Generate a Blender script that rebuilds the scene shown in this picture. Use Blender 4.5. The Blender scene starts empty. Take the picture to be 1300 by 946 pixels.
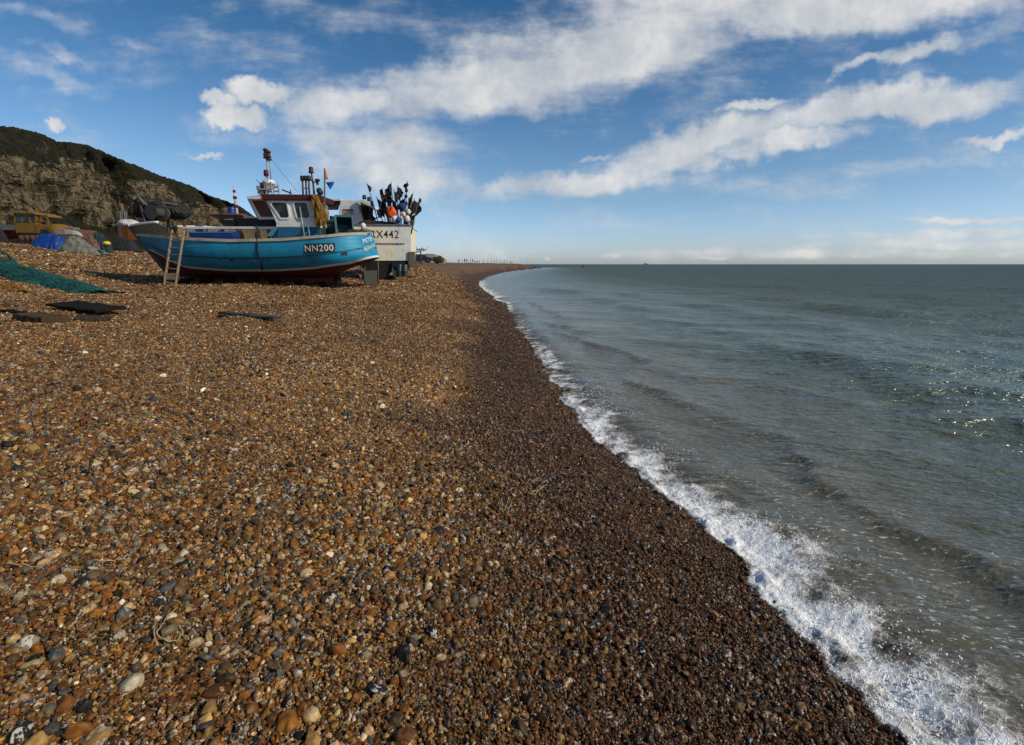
import bpy, math, random
import numpy as np
from mathutils import Vector, Matrix, Euler
random.seed(7); RNG = np.random.default_rng(7)
scene = bpy.context.scene
COL = scene.collection
R = math.radians
# ---------------------------------------------------------------- camera
F = 650.0; CZ = 2.3; HOR = 335.5; PCY = 428.0
PITCH = math.atan((PCY-HOR)/F)
CP, SP = math.cos(PITCH), math.sin(PITCH)
def ray(px, py):
    a = (px-650)/F; b = (PCY-py)/F
    return a, CP+b*SP, b*CP-SP
def P(px, py, Y):
    """point of the place at forward distance Y metres"""
    x, y, z = ray(px, py)
    return Vector((x*Y/y, Y, CZ+z*Y/y))
cam_d = bpy.data.cameras.new('camera'); cam = bpy.data.objects.new('camera', cam_d); COL.objects.link(cam)
cam_d.sensor_width = 36; cam_d.lens = 18; cam_d.shift_y = -45/1300
cam_d.clip_start = 0.05; cam_d.clip_end = 60000
cam.location = (0, 0, CZ); cam.rotation_euler = (math.pi/2-PITCH, 0, 0)
scene.camera = cam
scene.view_settings.view_transform = 'Standard'; scene.view_settings.look = 'None'
scene.view_settings.gamma = 1; scene.view_settings.exposure = 0.0
scene.render.engine = 'CYCLES'
scene.cycles.max_bounces = 6; scene.cycles.transparent_max_bounces = 8
# ---------------------------------------------------------------- noise
def _h(ix, iy, s):
    n = (ix.astype(np.int64)*374761393 + iy.astype(np.int64)*668265263 + s*974634777) & 0xffffffff
    n = ((n ^ (n >> 13))*1274126177) & 0xffffffff
    n = ((n ^ (n >> 16))*2246822519) & 0xffffffff
    return ((n ^ (n >> 15)) & 0xffffff)/float(0xffffff)
def vn(x, y, s=0):
    x = np.asarray(x, float); y = np.asarray(y, float)
    ix = np.floor(x); iy = np.floor(y); fx = x-ix; fy = y-iy
    fx = fx*fx*fx*(fx*(fx*6-15)+10); fy = fy*fy*fy*(fy*(fy*6-15)+10)
    a = _h(ix, iy, s); b = _h(ix+1, iy, s); c = _h(ix, iy+1, s); d = _h(ix+1, iy+1, s)
    return (a+(b-a)*fx)*(1-fy)+(c+(d-c)*fx)*fy
def fbm(x, y, s=0, o=4, g=.5):
    t = 0; a = 1; n = 0; f = 1.0
    for k in range(o):
        t = t+a*vn(x*f+k*17.3, y*f-k*9.1, s+k); n += a; a *= g; f *= 2.03
    return t/n
def sst(a, b, x):
    t = np.clip((np.asarray(x, float)-a)/(b-a), 0, 1); return t*t*(3-2*t)
# ---------------------------------------------------------------- mesh helpers
def tag(o, label=None, cat=None, group=None, kind=None):
    if label: o['label'] = label
    if cat: o['category'] = cat
    if group: o['group'] = group
    if kind: o['kind'] = kind
    return o
def thing(name, label, cat, loc=(0,0,0), rot=(0,0,0), group=None):
    o = bpy.data.objects.new(name, None); COL.objects.link(o); o.empty_display_size = .2
    o.location = loc; o.rotation_euler = rot
    return tag(o, label, cat, group)
def mat_to(p, q, roll=0):
    p = Vector(p); q = Vector(q); d = (q-p); L = d.length
    qt = d.to_track_quat('Z', 'Y')
    return Matrix.Translation(p) @ qt.to_matrix().to_4x4() @ Matrix.Rotation(roll, 4, 'Z'), L
class MB:
    def __init__(s): s.v = []; s.f = []; s.m = []
    def add(s, vs, fs, mi=0):
        n = len(s.v); s.v += [tuple(v) for v in vs]
        for f in fs: s.f.append(tuple(i+n for i in f)); s.m.append(mi)
        return s
    def box(s, c, d, rot=(0,0,0), mi=0, M=None):
        M = M or (Matrix.Translation(Vector(c)) @ Euler(rot).to_matrix().to_4x4())
        vs = [M @ Vector((sx*d[0]/2, sy*d[1]/2, sz*d[2]/2)) for sz in (-1,1) for sy in (-1,1) for sx in (-1,1)]
        return s.add(vs, [(0,2,3,1),(4,5,7,6),(0,1,5,4),(2,6,7,3),(0,4,6,2),(1,3,7,5)], mi)
    def beam(s, p, q, w, h, roll=0, mi=0):
        M, L = mat_to(p, q, roll)
        return s.box(None, (w, h, L), M=M @ Matrix.Translation((0,0,L/2)), mi=mi)
    def tube(s, pts, r, n=8, mi=0):
        pts = [Vector(p) for p in pts]; k = len(pts)
        rs = r if isinstance(r, (list, tuple)) else [r]*k
        vs = []; fs = []
        up = None
        for i, p in enumerate(pts):
            d = (pts[min(i+1,k-1)]-pts[max(i-1,0)])
            d = d.normalized() if d.length > 1e-9 else Vector((0,0,1))
            if up is None: up = d.orthogonal().normalized()
            a = (up-d*up.dot(d)); a = a.normalized() if a.length > 1e-6 else d.orthogonal().normalized()
            up = a; b = d.cross(a)
            for j in range(n):
                t = 2*math.pi*j/n; vs.append(p+(a*math.cos(t)+b*math.sin(t))*rs[i])
        for i in range(k-1):
            for j in range(n):
                j2 = (j+1) % n; fs.append((i*n+j, i*n+j2, (i+1)*n+j2, (i+1)*n+j))
        fs.append(tuple(range(n-1,-1,-1))); fs.append(tuple((k-1)*n+j for j in range(n)))
        return s.add(vs, fs, mi)
    def lathe(s, prof, c=(0,0,0), n=16, M=None, mi=0):
        M = M or Matrix.Translation(Vector(c)); vs = []; fs = []; k = len(prof)
        for r, z in prof:
            for j in range(n):
                t = 2*math.pi*j/n; vs.append(M @ Vector((r*math.cos(t), r*math.sin(t), z)))
        for i in range(k-1):
            for j in range(n):
                j2 = (j+1) % n; fs.append((i*n+j, i*n+j2, (i+1)*n+j2, (i+1)*n+j))
        fs.append(tuple(range(n-1,-1,-1))); fs.append(tuple((k-1)*n+j for j in range(n)))
        return s.add(vs, fs, mi)
    def ell(s, c, r, n=14, m=9, M=None, mi=0, amp=0, seed=0):
        r = r if isinstance(r, (tuple, list)) else (r, r, r)
        M = M or Matrix.Translation(Vector(c)); vs = []; fs = []
        rnd = random.Random(seed)
        ph = [rnd.uniform(0, 6.28) for _ in range(6)]
        for i in range(m+1):
            a = math.pi*i/m
            for j in range(n):
                t = 2*math.pi*j/n
                k = 1+amp*(math.sin(3*t+ph[0])*math.sin(2*a+ph[1])+.6*math.sin(5*t+ph[2])*math.sin(4*a+ph[3])+.5*math.sin(9*t+ph[4]+5*a))*math.sin(a)
                vs.append(M @ Vector((r[0]*k*math.sin(a)*math.cos(t), r[1]*k*math.sin(a)*math.sin(t), r[2]*k*math.cos(a))))
        for i in range(m):
            for j in range(n):
                j2 = (j+1) % n; fs.append((i*n+j, (i+1)*n+j, (i+1)*n+j2, i*n+j2))
        return s.add(vs, fs, mi)
    def prism(s, poly, d, mi=0):
        """poly: list of 3-D points (planar); d: offset vector"""
        d = Vector(d); n = len(poly); a = [Vector(p) for p in poly]
        vs = a+[p+d for p in a]
        fs = [tuple(range(n)), tuple(range(2*n-1, n-1, -1))]+[(i, i+n, (i+1) % n+n, (i+1) % n) for i in range(n)]
        return s.add(vs, fs, mi)
    def ring(s, outer, inner, d, mi=0):
        d = Vector(d); n = len(outer)
        vs = [Vector(p) for p in outer]+[Vector(p) for p in inner]
        vs += [v+d for v in vs[:2*n]]
        fs = []
        for i in range(n):
            j = (i+1) % n
            fs += [(i, j, n+j, n+i), (2*n+i, 3*n+i, 3*n+j, 2*n+j), (i, 2*n+i, 2*n+j, j), (n+i, n+j, 3*n+j, 3*n+i)]
        return s.add(vs, fs, mi)
    def build(s, name, mats, parent=None, smooth=False, bevel=0, angle=None, recalc=True):
        me = bpy.data.meshes.new(name); me.from_pydata(s.v, [], s.f)
        if not isinstance(mats, (list, tuple)): mats = [mats]
        for m in mats: me.materials.append(m)
        me.polygons.foreach_set('material_index', s.m)
        if recalc:
            import bmesh
            bm = bmesh.new(); bm.from_mesh(me); bmesh.ops.recalc_face_normals(bm, faces=bm.faces); bm.to_mesh(me); bm.free()
        if smooth:
            me.polygons.foreach_set('use_smooth', [True]*len(me.polygons))
            if angle: me.set_sharp_from_angle(angle=R(angle))
        o = bpy.data.objects.new(name, me); COL.objects.link(o)
        if parent: o.parent = parent
        if bevel:
            b = o.modifiers.new('bevel', 'BEVEL'); b.width = bevel; b.segments = 2; b.limit_method = 'ANGLE'
        return o
def grid_obj(name, V, mat, attrs=None, smooth=True, closed=False):
    """V: (n,m,3) array -> one quad sheet"""
    n, m, _ = V.shape
    me = bpy.data.meshes.new(name); me.vertices.add(n*m); me.vertices.foreach_set('co', V.reshape(-1).astype(np.float32))
    i, j = np.meshgrid(np.arange(n-1), np.arange(m-1), indexing='ij')
    a = (i*m+j).ravel(); q = np.stack([a, a+1, a+m+1, a+m], 1)
    if closed: 
        a = (np.arange(n-1)*m+m-1); b = np.arange(n-1)*m
        q = np.concatenate([q, np.stack([a, b, b+m, a+m], 1)])
    nf = len(q)
    me.loops.add(nf*4); me.loops.foreach_set('vertex_index', q.reshape(-1).astype(np.int32))
    me.polygons.add(nf); me.polygons.foreach_set('loop_start', np.arange(0, nf*4, 4, dtype=np.int32))
    me.polygons.foreach_set('loop_total', np.full(nf, 4, dtype=np.int32))
    me.polygons.foreach_set('use_smooth', np.full(nf, smooth))
    me.update(calc_edges=True)
    for k, a in (attrs or {}).items():
        at = me.attributes.new(k, 'FLOAT', 'POINT'); at.data.foreach_set('value', a.reshape(-1).astype(np.float32))
    me.materials.append(mat)
    o = bpy.data.objects.new(name, me); COL.objects.link(o)
    return o
# ---------------------------------------------------------------- materials
class NT:
    def __init__(s, tree): s.t = tree; s.n = tree.nodes; s.l = tree.links
    def N(s, typ, _in=None, **kw):
        n = s.n.new(typ)
        for k, v in kw.items(): setattr(n, k, v)
        for k, v in (_in or {}).items():
            if hasattr(v, 'is_output') or isinstance(v, bpy.types.NodeSocket): s.l.new(v, n.inputs[k])
            else: n.inputs[k].default_value = v
        return n
    def math(s, op, a, b=0.0, c=None, clamp=False):
        n = s.n.new('ShaderNodeMath'); n.operation = op; n.use_clamp = clamp
        for i, v in enumerate((a, b, c)):
            if v is None: continue
            if isinstance(v, bpy.types.NodeSocket): s.l.new(v, n.inputs[i])
            else: n.inputs[i].default_value = v
        return n.outputs[0]
    def vm(s, op, a, b=None, scale=None):
        n = s.n.new('ShaderNodeVectorMath'); n.operation = op
        for i, v in enumerate((a, b)):
            if v is None: continue
            if isinstance(v, bpy.types.NodeSocket): s.l.new(v, n.inputs[i])
            else: n.inputs[i].default_value = v
        if scale is not None:
            if isinstance(scale, bpy.types.NodeSocket): s.l.new(scale, n.inputs['Scale'])
            else: n.inputs['Scale'].default_value = scale
        return n
    def ramp(s, fac, stops, interp='LINEAR'):
        n = s.n.new('ShaderNodeValToRGB'); n.color_ramp.interpolation = interp
        e = n.color_ramp.elements
        while len(e) < len(stops): e.new(1)
        for el, (p, c) in zip(e, stops):
            el.position = p; el.color = tuple(c) if len(c) == 4 else tuple(c)+(1,)
        s.l.new(fac, n.inputs[0]); return n.outputs[0]
    def mr(s, v, a, b, c=0.0, d=1.0, smooth=True):
        n = s.n.new('ShaderNodeMapRange'); n.interpolation_type = 'SMOOTHSTEP' if smooth else 'LINEAR'
        for i, x in enumerate((v, a, b, c, d)):
            if isinstance(x, bpy.types.NodeSocket): s.l.new(x, n.inputs[i])
            else: n.inputs[i].default_value = x
        return n.outputs[0]
    def mix(s, f, a, b, mode='MIX'):
        n = s.n.new('ShaderNodeMix'); n.data_type = 'RGBA'; n.blend_type = mode
        for i, x in ((0, f), (6, a), (7, b)):
            if isinstance(x, bpy.types.NodeSocket): s.l.new(x, n.inputs[i])
            else: n.inputs[i].default_value = x if i == 0 else (tuple(x)+(1,) if len(x) == 3 else x)
        return n.outputs[2]
    def noise(s, vec, scale, detail=4, rough=.55, out=0, dim='3D'):
        n = s.n.new('ShaderNodeTexNoise'); n.noise_dimensions = dim
        if vec is not None: s.l.new(vec, n.inputs['Vector'])
        n.inputs['Scale'].default_value = scale; n.inputs['Detail'].default_value = detail; n.inputs['Roughness'].default_value = rough
        return n.outputs[out]
def newmat(name):
    m = bpy.data.materials.new(name); m.use_nodes = True
    nt = NT(m.node_tree); b = m.node_tree.nodes['Principled BSDF']
    return m, nt, b
def bset(nt, b, **kw):
    names = dict(col='Base Color', rough='Roughness', metal='Metallic', spec='Specular IOR Level', alpha='Alpha', ior='IOR', normal='Normal')
    for k, v in kw.items():
        i = b.inputs[names[k]]
        if isinstance(v, bpy.types.NodeSocket): nt.l.new(v, i)
        else: i.default_value = (tuple(v)+(1,)) if (k == 'col' and len(v) == 3) else v
_mc = {}
def paint(name, col, rough=.5, dirt=.35, dirtcol=(.12,.085,.05), scale=3.0, metal=0, streak=True, bump=.15):
    """weathered paint: mottled tone, rusty/dirty streaks running down, fine bump"""
    if name in _mc: return _mc[name]
    m, nt, b = newmat(name)
    tc = nt.N('ShaderNodeTexCoord').outputs['Object']
    mp = nt.N('ShaderNodeMapping', {'Vector': tc}); mp.inputs['Scale'].default_value = (1, 1, .22 if streak else 1)
    n1 = nt.noise(mp.outputs[0], scale*3.2, 6, .65); n2 = nt.noise(tc, scale*.8, 5, .6); n3 = nt.noise(tc, scale*14, 3, .6)
    f = nt.mr(nt.math('ADD', nt.math('MULTIPLY', n1, .65), nt.math('MULTIPLY', n2, .35)), .5, .72, 0, dirt*1.6)
    tone = nt.mix(nt.mr(n2, .3, .7, 0, .5), col, tuple(c*.68 for c in col))
    c = nt.mix(f, tone, dirtcol)
    c = nt.mix(nt.mr(n3, .45, .8, 0, .25), c, tuple(x*.6 for x in col))
    bp = nt.N('ShaderNodeBump', {'Height': nt.math('ADD', n3, n1), 'Strength': bump, 'Distance': .01})
    bset(nt, b, col=c, rough=nt.mr(n2, .3, .7, rough-.08, min(1, rough+.2)), metal=metal, normal=bp.outputs[0])
    _mc[name] = m; return m
def wood(name, col, scale=6.0, rough=.8):
    if name in _mc: return _mc[name]
    m, nt, b = newmat(name)
    tc = nt.N('ShaderNodeTexCoord').outputs['Object']
    mp = nt.N('ShaderNodeMapping', {'Vector': tc}); mp.inputs['Scale'].default_value = (.25, 1.6, 1.6)
    n1 = nt.noise(mp.outputs[0], scale*2.5, 7, .7); n2 = nt.noise(tc, scale*.5, 4, .6)
    c = nt.ramp(n1, [(.3, tuple(x*.45 for x in col)), (.55, col), (.75, tuple(min(1, x*1.35) for x in col))])
    c = nt.mix(nt.mr(n2, .4, .7, 0, .5), c, tuple(x*.5 for x in col))
    bp = nt.N('ShaderNodeBump', {'Height': n1, 'Strength': .5, 'Distance': .01})
    bset(nt, b, col=c, rough=rough, spec=.1, normal=bp.outputs[0]); _mc[name] = m; return m
def cloth(name, col, rough=.75, scale=5.0, bump=.6):
    if name in _mc: return _mc[name]
    m, nt, b = newmat(name)
    tc = nt.N('ShaderNodeTexCoord').outputs['Object']
    n1 = nt.noise(tc, scale, 5, .6); n2 = nt.noise(tc, scale*6, 4, .6)
    c = nt.mix(nt.mr(n1, .35, .65), tuple(x*.55 for x in col), col); c = nt.mix(nt.mr(n2, .5, .75, 0, .4), c, tuple(min(1, x*1.5) for x in col))
    bp = nt.N('ShaderNodeBump', {'Height': nt.math('ADD', n1, nt.math('MULTIPLY', n2, .4)), 'Strength': bump, 'Distance': .04})
    bset(nt, b, col=c, rough=rough, normal=bp.outputs[0]); _mc[name] = m; return m
M_white = paint('white_paint', (.74,.72,.68), .45, .35, (.34,.24,.14))
M_cream = paint('cream_paint', (.84,.75,.56), .5, .4, (.50,.31,.12), 2.2)
M_teal = paint('teal_paint', (.012,.17,.27), .42, .35, (.02,.05,.05), 2.6)
M_tealL = paint('pale_teal_paint', (.05,.24,.30), .5, .3, (.05,.09,.09), 3)
M_red = paint('dark_red_paint', (.075,.006,.004), .6, .3, (.03,.012,.009))
M_anti = paint('red_antifouling', (.13,.014,.008), .75, .45, (.04,.02,.015))
M_blackhull = paint('black_antifouling', (.005,.006,.006), .8, .3, (.02,.02,.018))
M_black = paint('black_paint', (.015,.015,.017), .55, .2, (.05,.045,.04))
M_grey = paint('grey_paint', (.12,.12,.125), .55, .3, (.08,.06,.04))
M_steel = paint('galvanised_steel', (.33,.33,.32), .45, .4, (.16,.08,.04), 4, metal=.4)
M_rust = paint('rusty_steel', (.13,.055,.03), .8, .6, (.05,.025,.015), 5)
M_yellow = paint('yellow_paint', (.19,.095,.004), .55, .6, (.06,.035,.012), 2.2)
M_navy = paint('navy_paint', (.012,.03,.22), .5, .2, (.1,.1,.12))
M_blueP = cloth('blue_plastic', (.006,.035,.17), .4, 4)
M_bin = paint('dark_teal_plastic', (.010,.055,.070), .4, .3, (.08,.09,.08), 4)
M_glass, nt, b = newmat('window_glass')
_n = nt.noise(nt.N('ShaderNodeTexCoord').outputs['Object'], 2.5, 4)
bset(nt, b, col=nt.mix(nt.mr(_n, .35, .65), (.010,.010,.010), (.06,.06,.06)), rough=.15, spec=.35)
W_plank = wood('weathered_wood', (.17,.125,.08)); W_dark = wood('dark_wet_wood', (.015,.010,.007)); W_pale = wood('pale_wood', (.29,.21,.125))
W_ply = wood('plywood', (.25,.19,.115), 3.5)
M_letter = paint('white_lettering', (.75,.74,.7), .5, .1); M_letterK = paint('black_lettering', (.012,.012,.015), .5, .05)
# ================================================================ SKY AND LIGHT
SUN_EL, SUN_AZ = 33.0, 113.0          # azimuth clockwise from the view direction (+Y)
world = bpy.data.worlds.new('World'); scene.world = world; world.use_nodes = True
w = NT(world.node_tree); w.n.clear()
sky = w.N('ShaderNodeTexSky', sky_type='NISHITA', sun_disc=False, sun_elevation=R(SUN_EL), sun_rotation=R(SUN_AZ), altitude=0, air_density=1.0, dust_density=0.6, ozone_density=2.2)
d = w.N('ShaderNodeTexCoord').outputs['Generated']
sep = w.N('ShaderNodeSeparateXYZ', {0: d})
ay = w.math('MAXIMUM', w.math('ABSOLUTE', sep.outputs[1]), .02)
U = w.math('DIVIDE', sep.outputs[0], ay); V = w.math('DIVIDE', sep.outputs[2], ay)
uv = w.N('ShaderNodeCombineXYZ', {0: U, 1: V, 2: 0.0}).outputs[0]
# domain warp
wn = w.noise(uv, 4.5, 4, .55, out=1, dim='2D')
vk = w.mr(V, .02, .2, .22, 1.0)
wv = w.vm('SCALE', w.vm('SUBTRACT', wn, (.5,.5,.5)).outputs[0], scale=w.math('MULTIPLY', vk, .11)).outputs[0]
uvw = w.vm('ADD', uv, wv).outputs[0]
wn2 = w.noise(uv, 26, 4, .6, out=1, dim='2D')
uvw = w.vm('ADD', uvw, w.vm('SCALE', w.vm('SUBTRACT', wn2, (.5,.5,.5)).outputs[0], scale=w.math('MULTIPLY', vk, .035)).outputs[0]).outputs[0]
wnc = w.noise(uv, 30, 5, .6, out=1, dim='2D')
uvc = w.vm('ADD', uv, w.vm('SCALE', w.vm('SUBTRACT', wnc, (.5,.5,.5)).outputs[0], scale=w.math('MULTIPLY', vk, .045)).outputs[0]).outputs[0]
def toUV(px, py):
    x, y, z = ray(px, py); return x/y, z/y
def blob(vec, x1, y1, x2, y2, wd, amp, soft=1.0):
    u1, v1 = toUV(x1, y1); u2, v2 = toUV(x2, y2)
    k = 1/ray(650, (y1+y2)/2)[1]/F
    L = math.hypot(u2-u1, v2-v1)/2+wd*k*.6; a = math.atan2(v2-v1, u2-u1)
    mp = w.N('ShaderNodeMapping', {'Vector': vec}, vector_type='TEXTURE')
    mp.inputs['Location'].default_value = ((u1+u2)/2, (v1+v2)/2, 0); mp.inputs['Rotation'].default_value = (0, 0, a)
    mp.inputs['Scale'].default_value = (L, wd*k, 1)
    ln = w.vm('LENGTH', mp.outputs[0]).outputs['Value']
    return w.mr(ln, 1.45*soft, .15, 0, amp)
WISP = [(470,120,790,95,46,1.0),(640,95,930,15,62,1.05),(850,10,1340,-25,48,1.05),(700,10,1300,-75,55,1.0),(540,90,720,50,34,.6),
 (350,150,560,140,32,.82),(390,188,600,185,32,.74),(365,222,640,238,28,.72),(420,205,640,215,34,.5),(560,252,860,212,21,.95),(780,210,1010,168,28,1.05),
 (950,172,1320,98,27,1.05),(860,218,1130,166,18,.95),(1070,100,1150,66,10,.8),(1120,80,1245,32,15,.8),(900,152,1030,132,8,.75),(740,188,790,184,5,.5),
 (1215,174,1330,166,10,.95),(1190,55,1330,10,20,.4),(-30,5,150,52,17,.42),(10,58,135,76,11,.42),(10,95,145,118,12,.34),(120,50,195,62,8,.3),
 (1130,298,1340,290,8,.65),(1120,279,1340,275,5,.7),(990,313,1340,309,9,.7),(690,320,1340,322,9,.62),(1000,300,1300,303,7,.5),(560,250,800,262,26,.3)]
CUM = [(252,143,342,154,19,1.05),(285,112,378,120,22,1.05),(252,120,300,130,15,.95),(60,157,84,158,9,.9),(237,197,292,200,5.5,.85),(262,195,272,196,6,.7),
 (755,324,800,325,4,.7),(960,323,1000,324,5,.75),(1190,313,1200,314,6,.9),(690,327,700,328,4,.8),(1050,324,1120,326,5,.7),(1230,320,1290,324,6,.6),(860,327,940,328,4,.6)]
def addup(vals):
    t = vals[0]
    for v in vals[1:]: t = w.math('SMOOTH_MAX', t, v, .18)
    return t
dens = addup([blob(uvw, *b) for b in WISP])
cum = addup([blob(uvc, *b) for b in CUM])
rm = w.N('ShaderNodeMapping', {'Vector': uv}); rm.inputs['Rotation'].default_value = (0, 0, R(-15)); rm.inputs['Scale'].default_value = (3.8, 13, 1)
fb = w.noise(rm.outputs[0], 1.0, 9, .62, dim='2D'); fb2 = w.noise(uv, 13, 9, .6, dim='2D')
tex = w.math('ADD', w.math('MULTIPLY', fb, .72), w.math('MULTIPLY', fb2, .28))
aw = w.mr(w.math('ADD', dens, w.math('MULTIPLY', w.math('SUBTRACT', tex, .5), 1.95)), .05, .94)
ac = w.mr(w.math('ADD', cum, w.math('MULTIPLY', w.math('SUBTRACT', fb2, .5), 1.0)), .26, .92)
alpha = w.math('MAXIMUM', w.math('MULTIPLY', aw, .88), w.math('MULTIPLY', ac, .95), clamp=True)
shade = w.noise(w.vm('ADD', uv, (.013, .02, 0)).outputs[0], 9, 8, .62, dim='2D')
ccol = w.ramp(shade, [(.3, (5.0,5.3,5.7)), (.5, (6.4,6.6,6.8)), (.68, (8.0,7.9,7.7))])
# blue of the open sky: the physical sky, a little deeper (polarised)
hsv = w.N('ShaderNodeHueSaturation', {'Color': sky.outputs[0], 'Saturation': 1.12, 'Value': 1.0})
elev = sep.outputs[2]
grade = w.mix(w.mr(elev, .0, .16), (.97,1.13,1.62), (.88,.99,1.12))
grade = w.mix(w.mr(elev, .08, .5), grade, (.36,.70,.84))
skyc = w.mix(1.0, hsv.outputs[0], grade, 'MULTIPLY')
final = w.mix(alpha, skyc, ccol)
bg = w.N('ShaderNodeBackground', {'Color': final, 'Strength': .1})
out = w.N('ShaderNodeOutputWorld', {'Surface': bg.outputs[0]})
world.cycles.sampling_method = 'MANUAL'; world.cycles.sample_map_resolution = 512
sd = bpy.data.lights.new('sun', 'SUN'); sd.energy = 3.6; sd.angle = R(.5); sd.color = (1, .90, .74)
so = bpy.data.objects.new('sun', sd); COL.objects.link(so)
sv = Vector((math.sin(R(SUN_AZ))*math.cos(R(SUN_EL)), math.cos(R(SUN_AZ))*math.cos(R(SUN_EL)), math.sin(R(SUN_EL))))
so.rotation_euler = sv.to_track_quat('Z', 'Y').to_euler()
# ================================================================ SHORE AND GROUND SHAPE
_sh = np.array([(-60,6),(-20,3.6),(-6,2.9),(0,2.35)]+[tuple(reversed([ (lambda a,b,c:(a/ -c*CZ))(*ray(px,py)), (lambda a,b,c:(b/ -c*CZ))(*ray(px,py))])) for px,py in
  [(1078,856),(1010,790),(952,728),(900,675),(850,632),(800,592),(750,545),(715,500),(690,462),(668,430),(655,412),(652,402)]]+
  [(30,-.35),(33,-1.25),(36,-1.2),(42,-2.1),(55,-3.5),(70,-4.4),(92,-4.6),(120,-3.6),(150,-2.2),(200,2.5),(250,9),(300,15),(340,20),(370,16),(400,-30),(460,-120),(700,-260),(3000,-900)])
_sh = _sh[np.argsort(_sh[:,0])]
def shoreX(y):
    y = np.asarray(y, float)
    x = np.interp(y, _sh[:,0], _sh[:,1])
    k = np.clip((y+30)/12, .4, 4.0)
    return x+(fbm(y*1.3, y*0+3, 51, 3)-.5)*.32*np.exp(-np.abs(y)/60)+(fbm(y*5, y*0+3, 52, 2)-.5)*.09
_ys = np.linspace(-60, 700, 3000)
_xs = np.interp(_ys, _sh[:,0], _sh[:,1]); 
def _smooth(x, n):
    k = np.hanning(n); k /= k.sum(); return np.convolve(np.pad(x, n//2, 'edge'), k, 'valid')[:len(x)]
_x1 = _smooth(_xs, 61)
def shoreS(y): return np.interp(y, _ys, _x1)
KY = np.array([-100, 6, 18, 30, 60, 100, 220, 3000.])
KD = np.array([0,2.4,4,6,10,14,20,28,34,40,60,100,170,400.])
PR = np.array([[0,.62,.82,.98,1.22,1.5,1.9,2.9,3.7,4.1,4.5,5,9,14],
 [0,.62,.82,.98,1.22,1.5,1.9,2.9,3.7,4.1,4.5,5,9,14],
 [0,.66,1.05,1.38,1.46,1.5,1.88,2.85,3.7,4.1,4.5,5,9,14],
 [0,.7,1.2,1.46,1.55,1.7,2.1,2.9,3.7,4.1,4.5,5,9,14],
 [0,.8,1.4,2.15,2.6,2.7,2.85,3.2,3.6,3.9,4.3,5,9,14],
 [0,.8,1.4,2.15,2.6,2.7,2.8,2.9,3.1,3.4,3.9,5,9,14],
 [0,.8,1.3,1.9,2.5,2.7,2.75,2.8,2.8,2.9,3,4,6,10],
 [0,.8,1.3,1.9,2.5,2.7,2.75,2.8,2.8,2.9,3,4,6,10]])
def ground_z(x, y, fine=True):
    x = np.asarray(x, float); y = np.asarray(y, float)
    xe = shoreX(y); xsm = shoreS(y)
    d0 = xe-x; bl = sst(.5, 7, d0); d = d0*(1-bl)+(xsm-x)*bl
    i = np.clip(np.searchsorted(KY, y)-1, 0, len(KY)-2); t = np.clip((y-KY[i])/(KY[i+1]-KY[i]), 0, 1)
    z = 0
    dd = np.clip(d, 0, 400)
    for k in range(len(KY)-1):
        mk = (i == k)
        if not np.any(mk): continue
        za = np.interp(dd, KD, PR[k]); zb = np.interp(dd, KD, PR[k+1])
        z = z+np.where(mk, za*(1-t)+zb*t, 0)
    z = np.where(d < 0, np.maximum(d*.22, -4), z)
    # taper of the far spit
    z = np.where(y > 200, z*(1-.0*y), z)
    a = sst(.3, 4, d)
    z = z+a*((fbm(x*.28, y*.28, 3, 3)-.5)*.24+(fbm(x*1.1, y*1.1, 5, 3)-.5)*.15)+(fbm(x*4.5, y*4.5, 9, 2)-.5)*.03*sst(-.3,.3,d)
    if fine: z = z
    return z
def G(x, y): return float(ground_z(np.array([x]), np.array([y]))[0])
def dist_shore(x, y): return shoreX(y)-x
def wet_at(x, y):
    d = dist_shore(x, y)
    wd = 1.45+.016*np.clip(y, 0, 60)+(fbm(x*.6, y*.4, 21, 4)-.5)*2.9
    return 1-sst(wd*.5, wd*1.55, d)
# ---- ground sheet: rings round the viewpoint, dense towards the view
az = np.concatenate([np.linspace(-180, -62, 60, endpoint=False), np.linspace(-62, 40, 760, endpoint=False), np.linspace(40, 180, 70, endpoint=False)])
rr = np.concatenate([np.linspace(.02, 1.2, 12, endpoint=False), 1/np.linspace(1/1.2, 1/420, 760, endpoint=False), np.geomspace(420, 4000, 40)])
A_, R_ = np.meshgrid(R(1)*az, rr); X = R_*np.sin(A_); Y = R_*np.cos(A_)
Z = ground_z(X, Y)-.006
m_sh, nt, b = newmat('shingle')
tc = nt.N('ShaderNodeTexCoord').outputs['Object']
def stonecells(sc):
    v = nt.N('ShaderNodeTexVoronoi', {'Vector': tc, 'Scale': sc}); v.voronoi_dimensions = '3D'; return v
STONE = [(.0,(.04,.032,.025)),(.12,(.10,.048,.018)),(.24,(.26,.12,.035)),(.38,(.18,.088,.032)),(.5,(.36,.18,.055)),(.62,(.28,.145,.05)),(.74,(.17,.14,.11)),(.8,(.08,.075,.07)),(.87,(.46,.31,.15)),(.94,(.38,.31,.21)),(1.,(.75,.66,.5))]
v1 = stonecells(38); v2 = stonecells(11); v3 = stonecells(80)
s1 = nt.N('ShaderNodeSeparateColor', {0: v1.outputs['Color']}).outputs[0]; s2 = nt.N('ShaderNodeSeparateColor', {0: v2.outputs['Color']}).outputs[0]
c1 = nt.ramp(s1, STONE); c2 = nt.ramp(s2, STONE)
v4 = stonecells(3.2); c4_ = nt.ramp(nt.N('ShaderNodeSeparateColor', {0: v4.outputs['Color']}).outputs[0], STONE)
cc = nt.mix(.5, c1, c2); cc = nt.mix(.22, cc, c4_)
edge = nt.mr(v1.outputs['Distance'], .25, .75, 1.0, .3)
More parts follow.
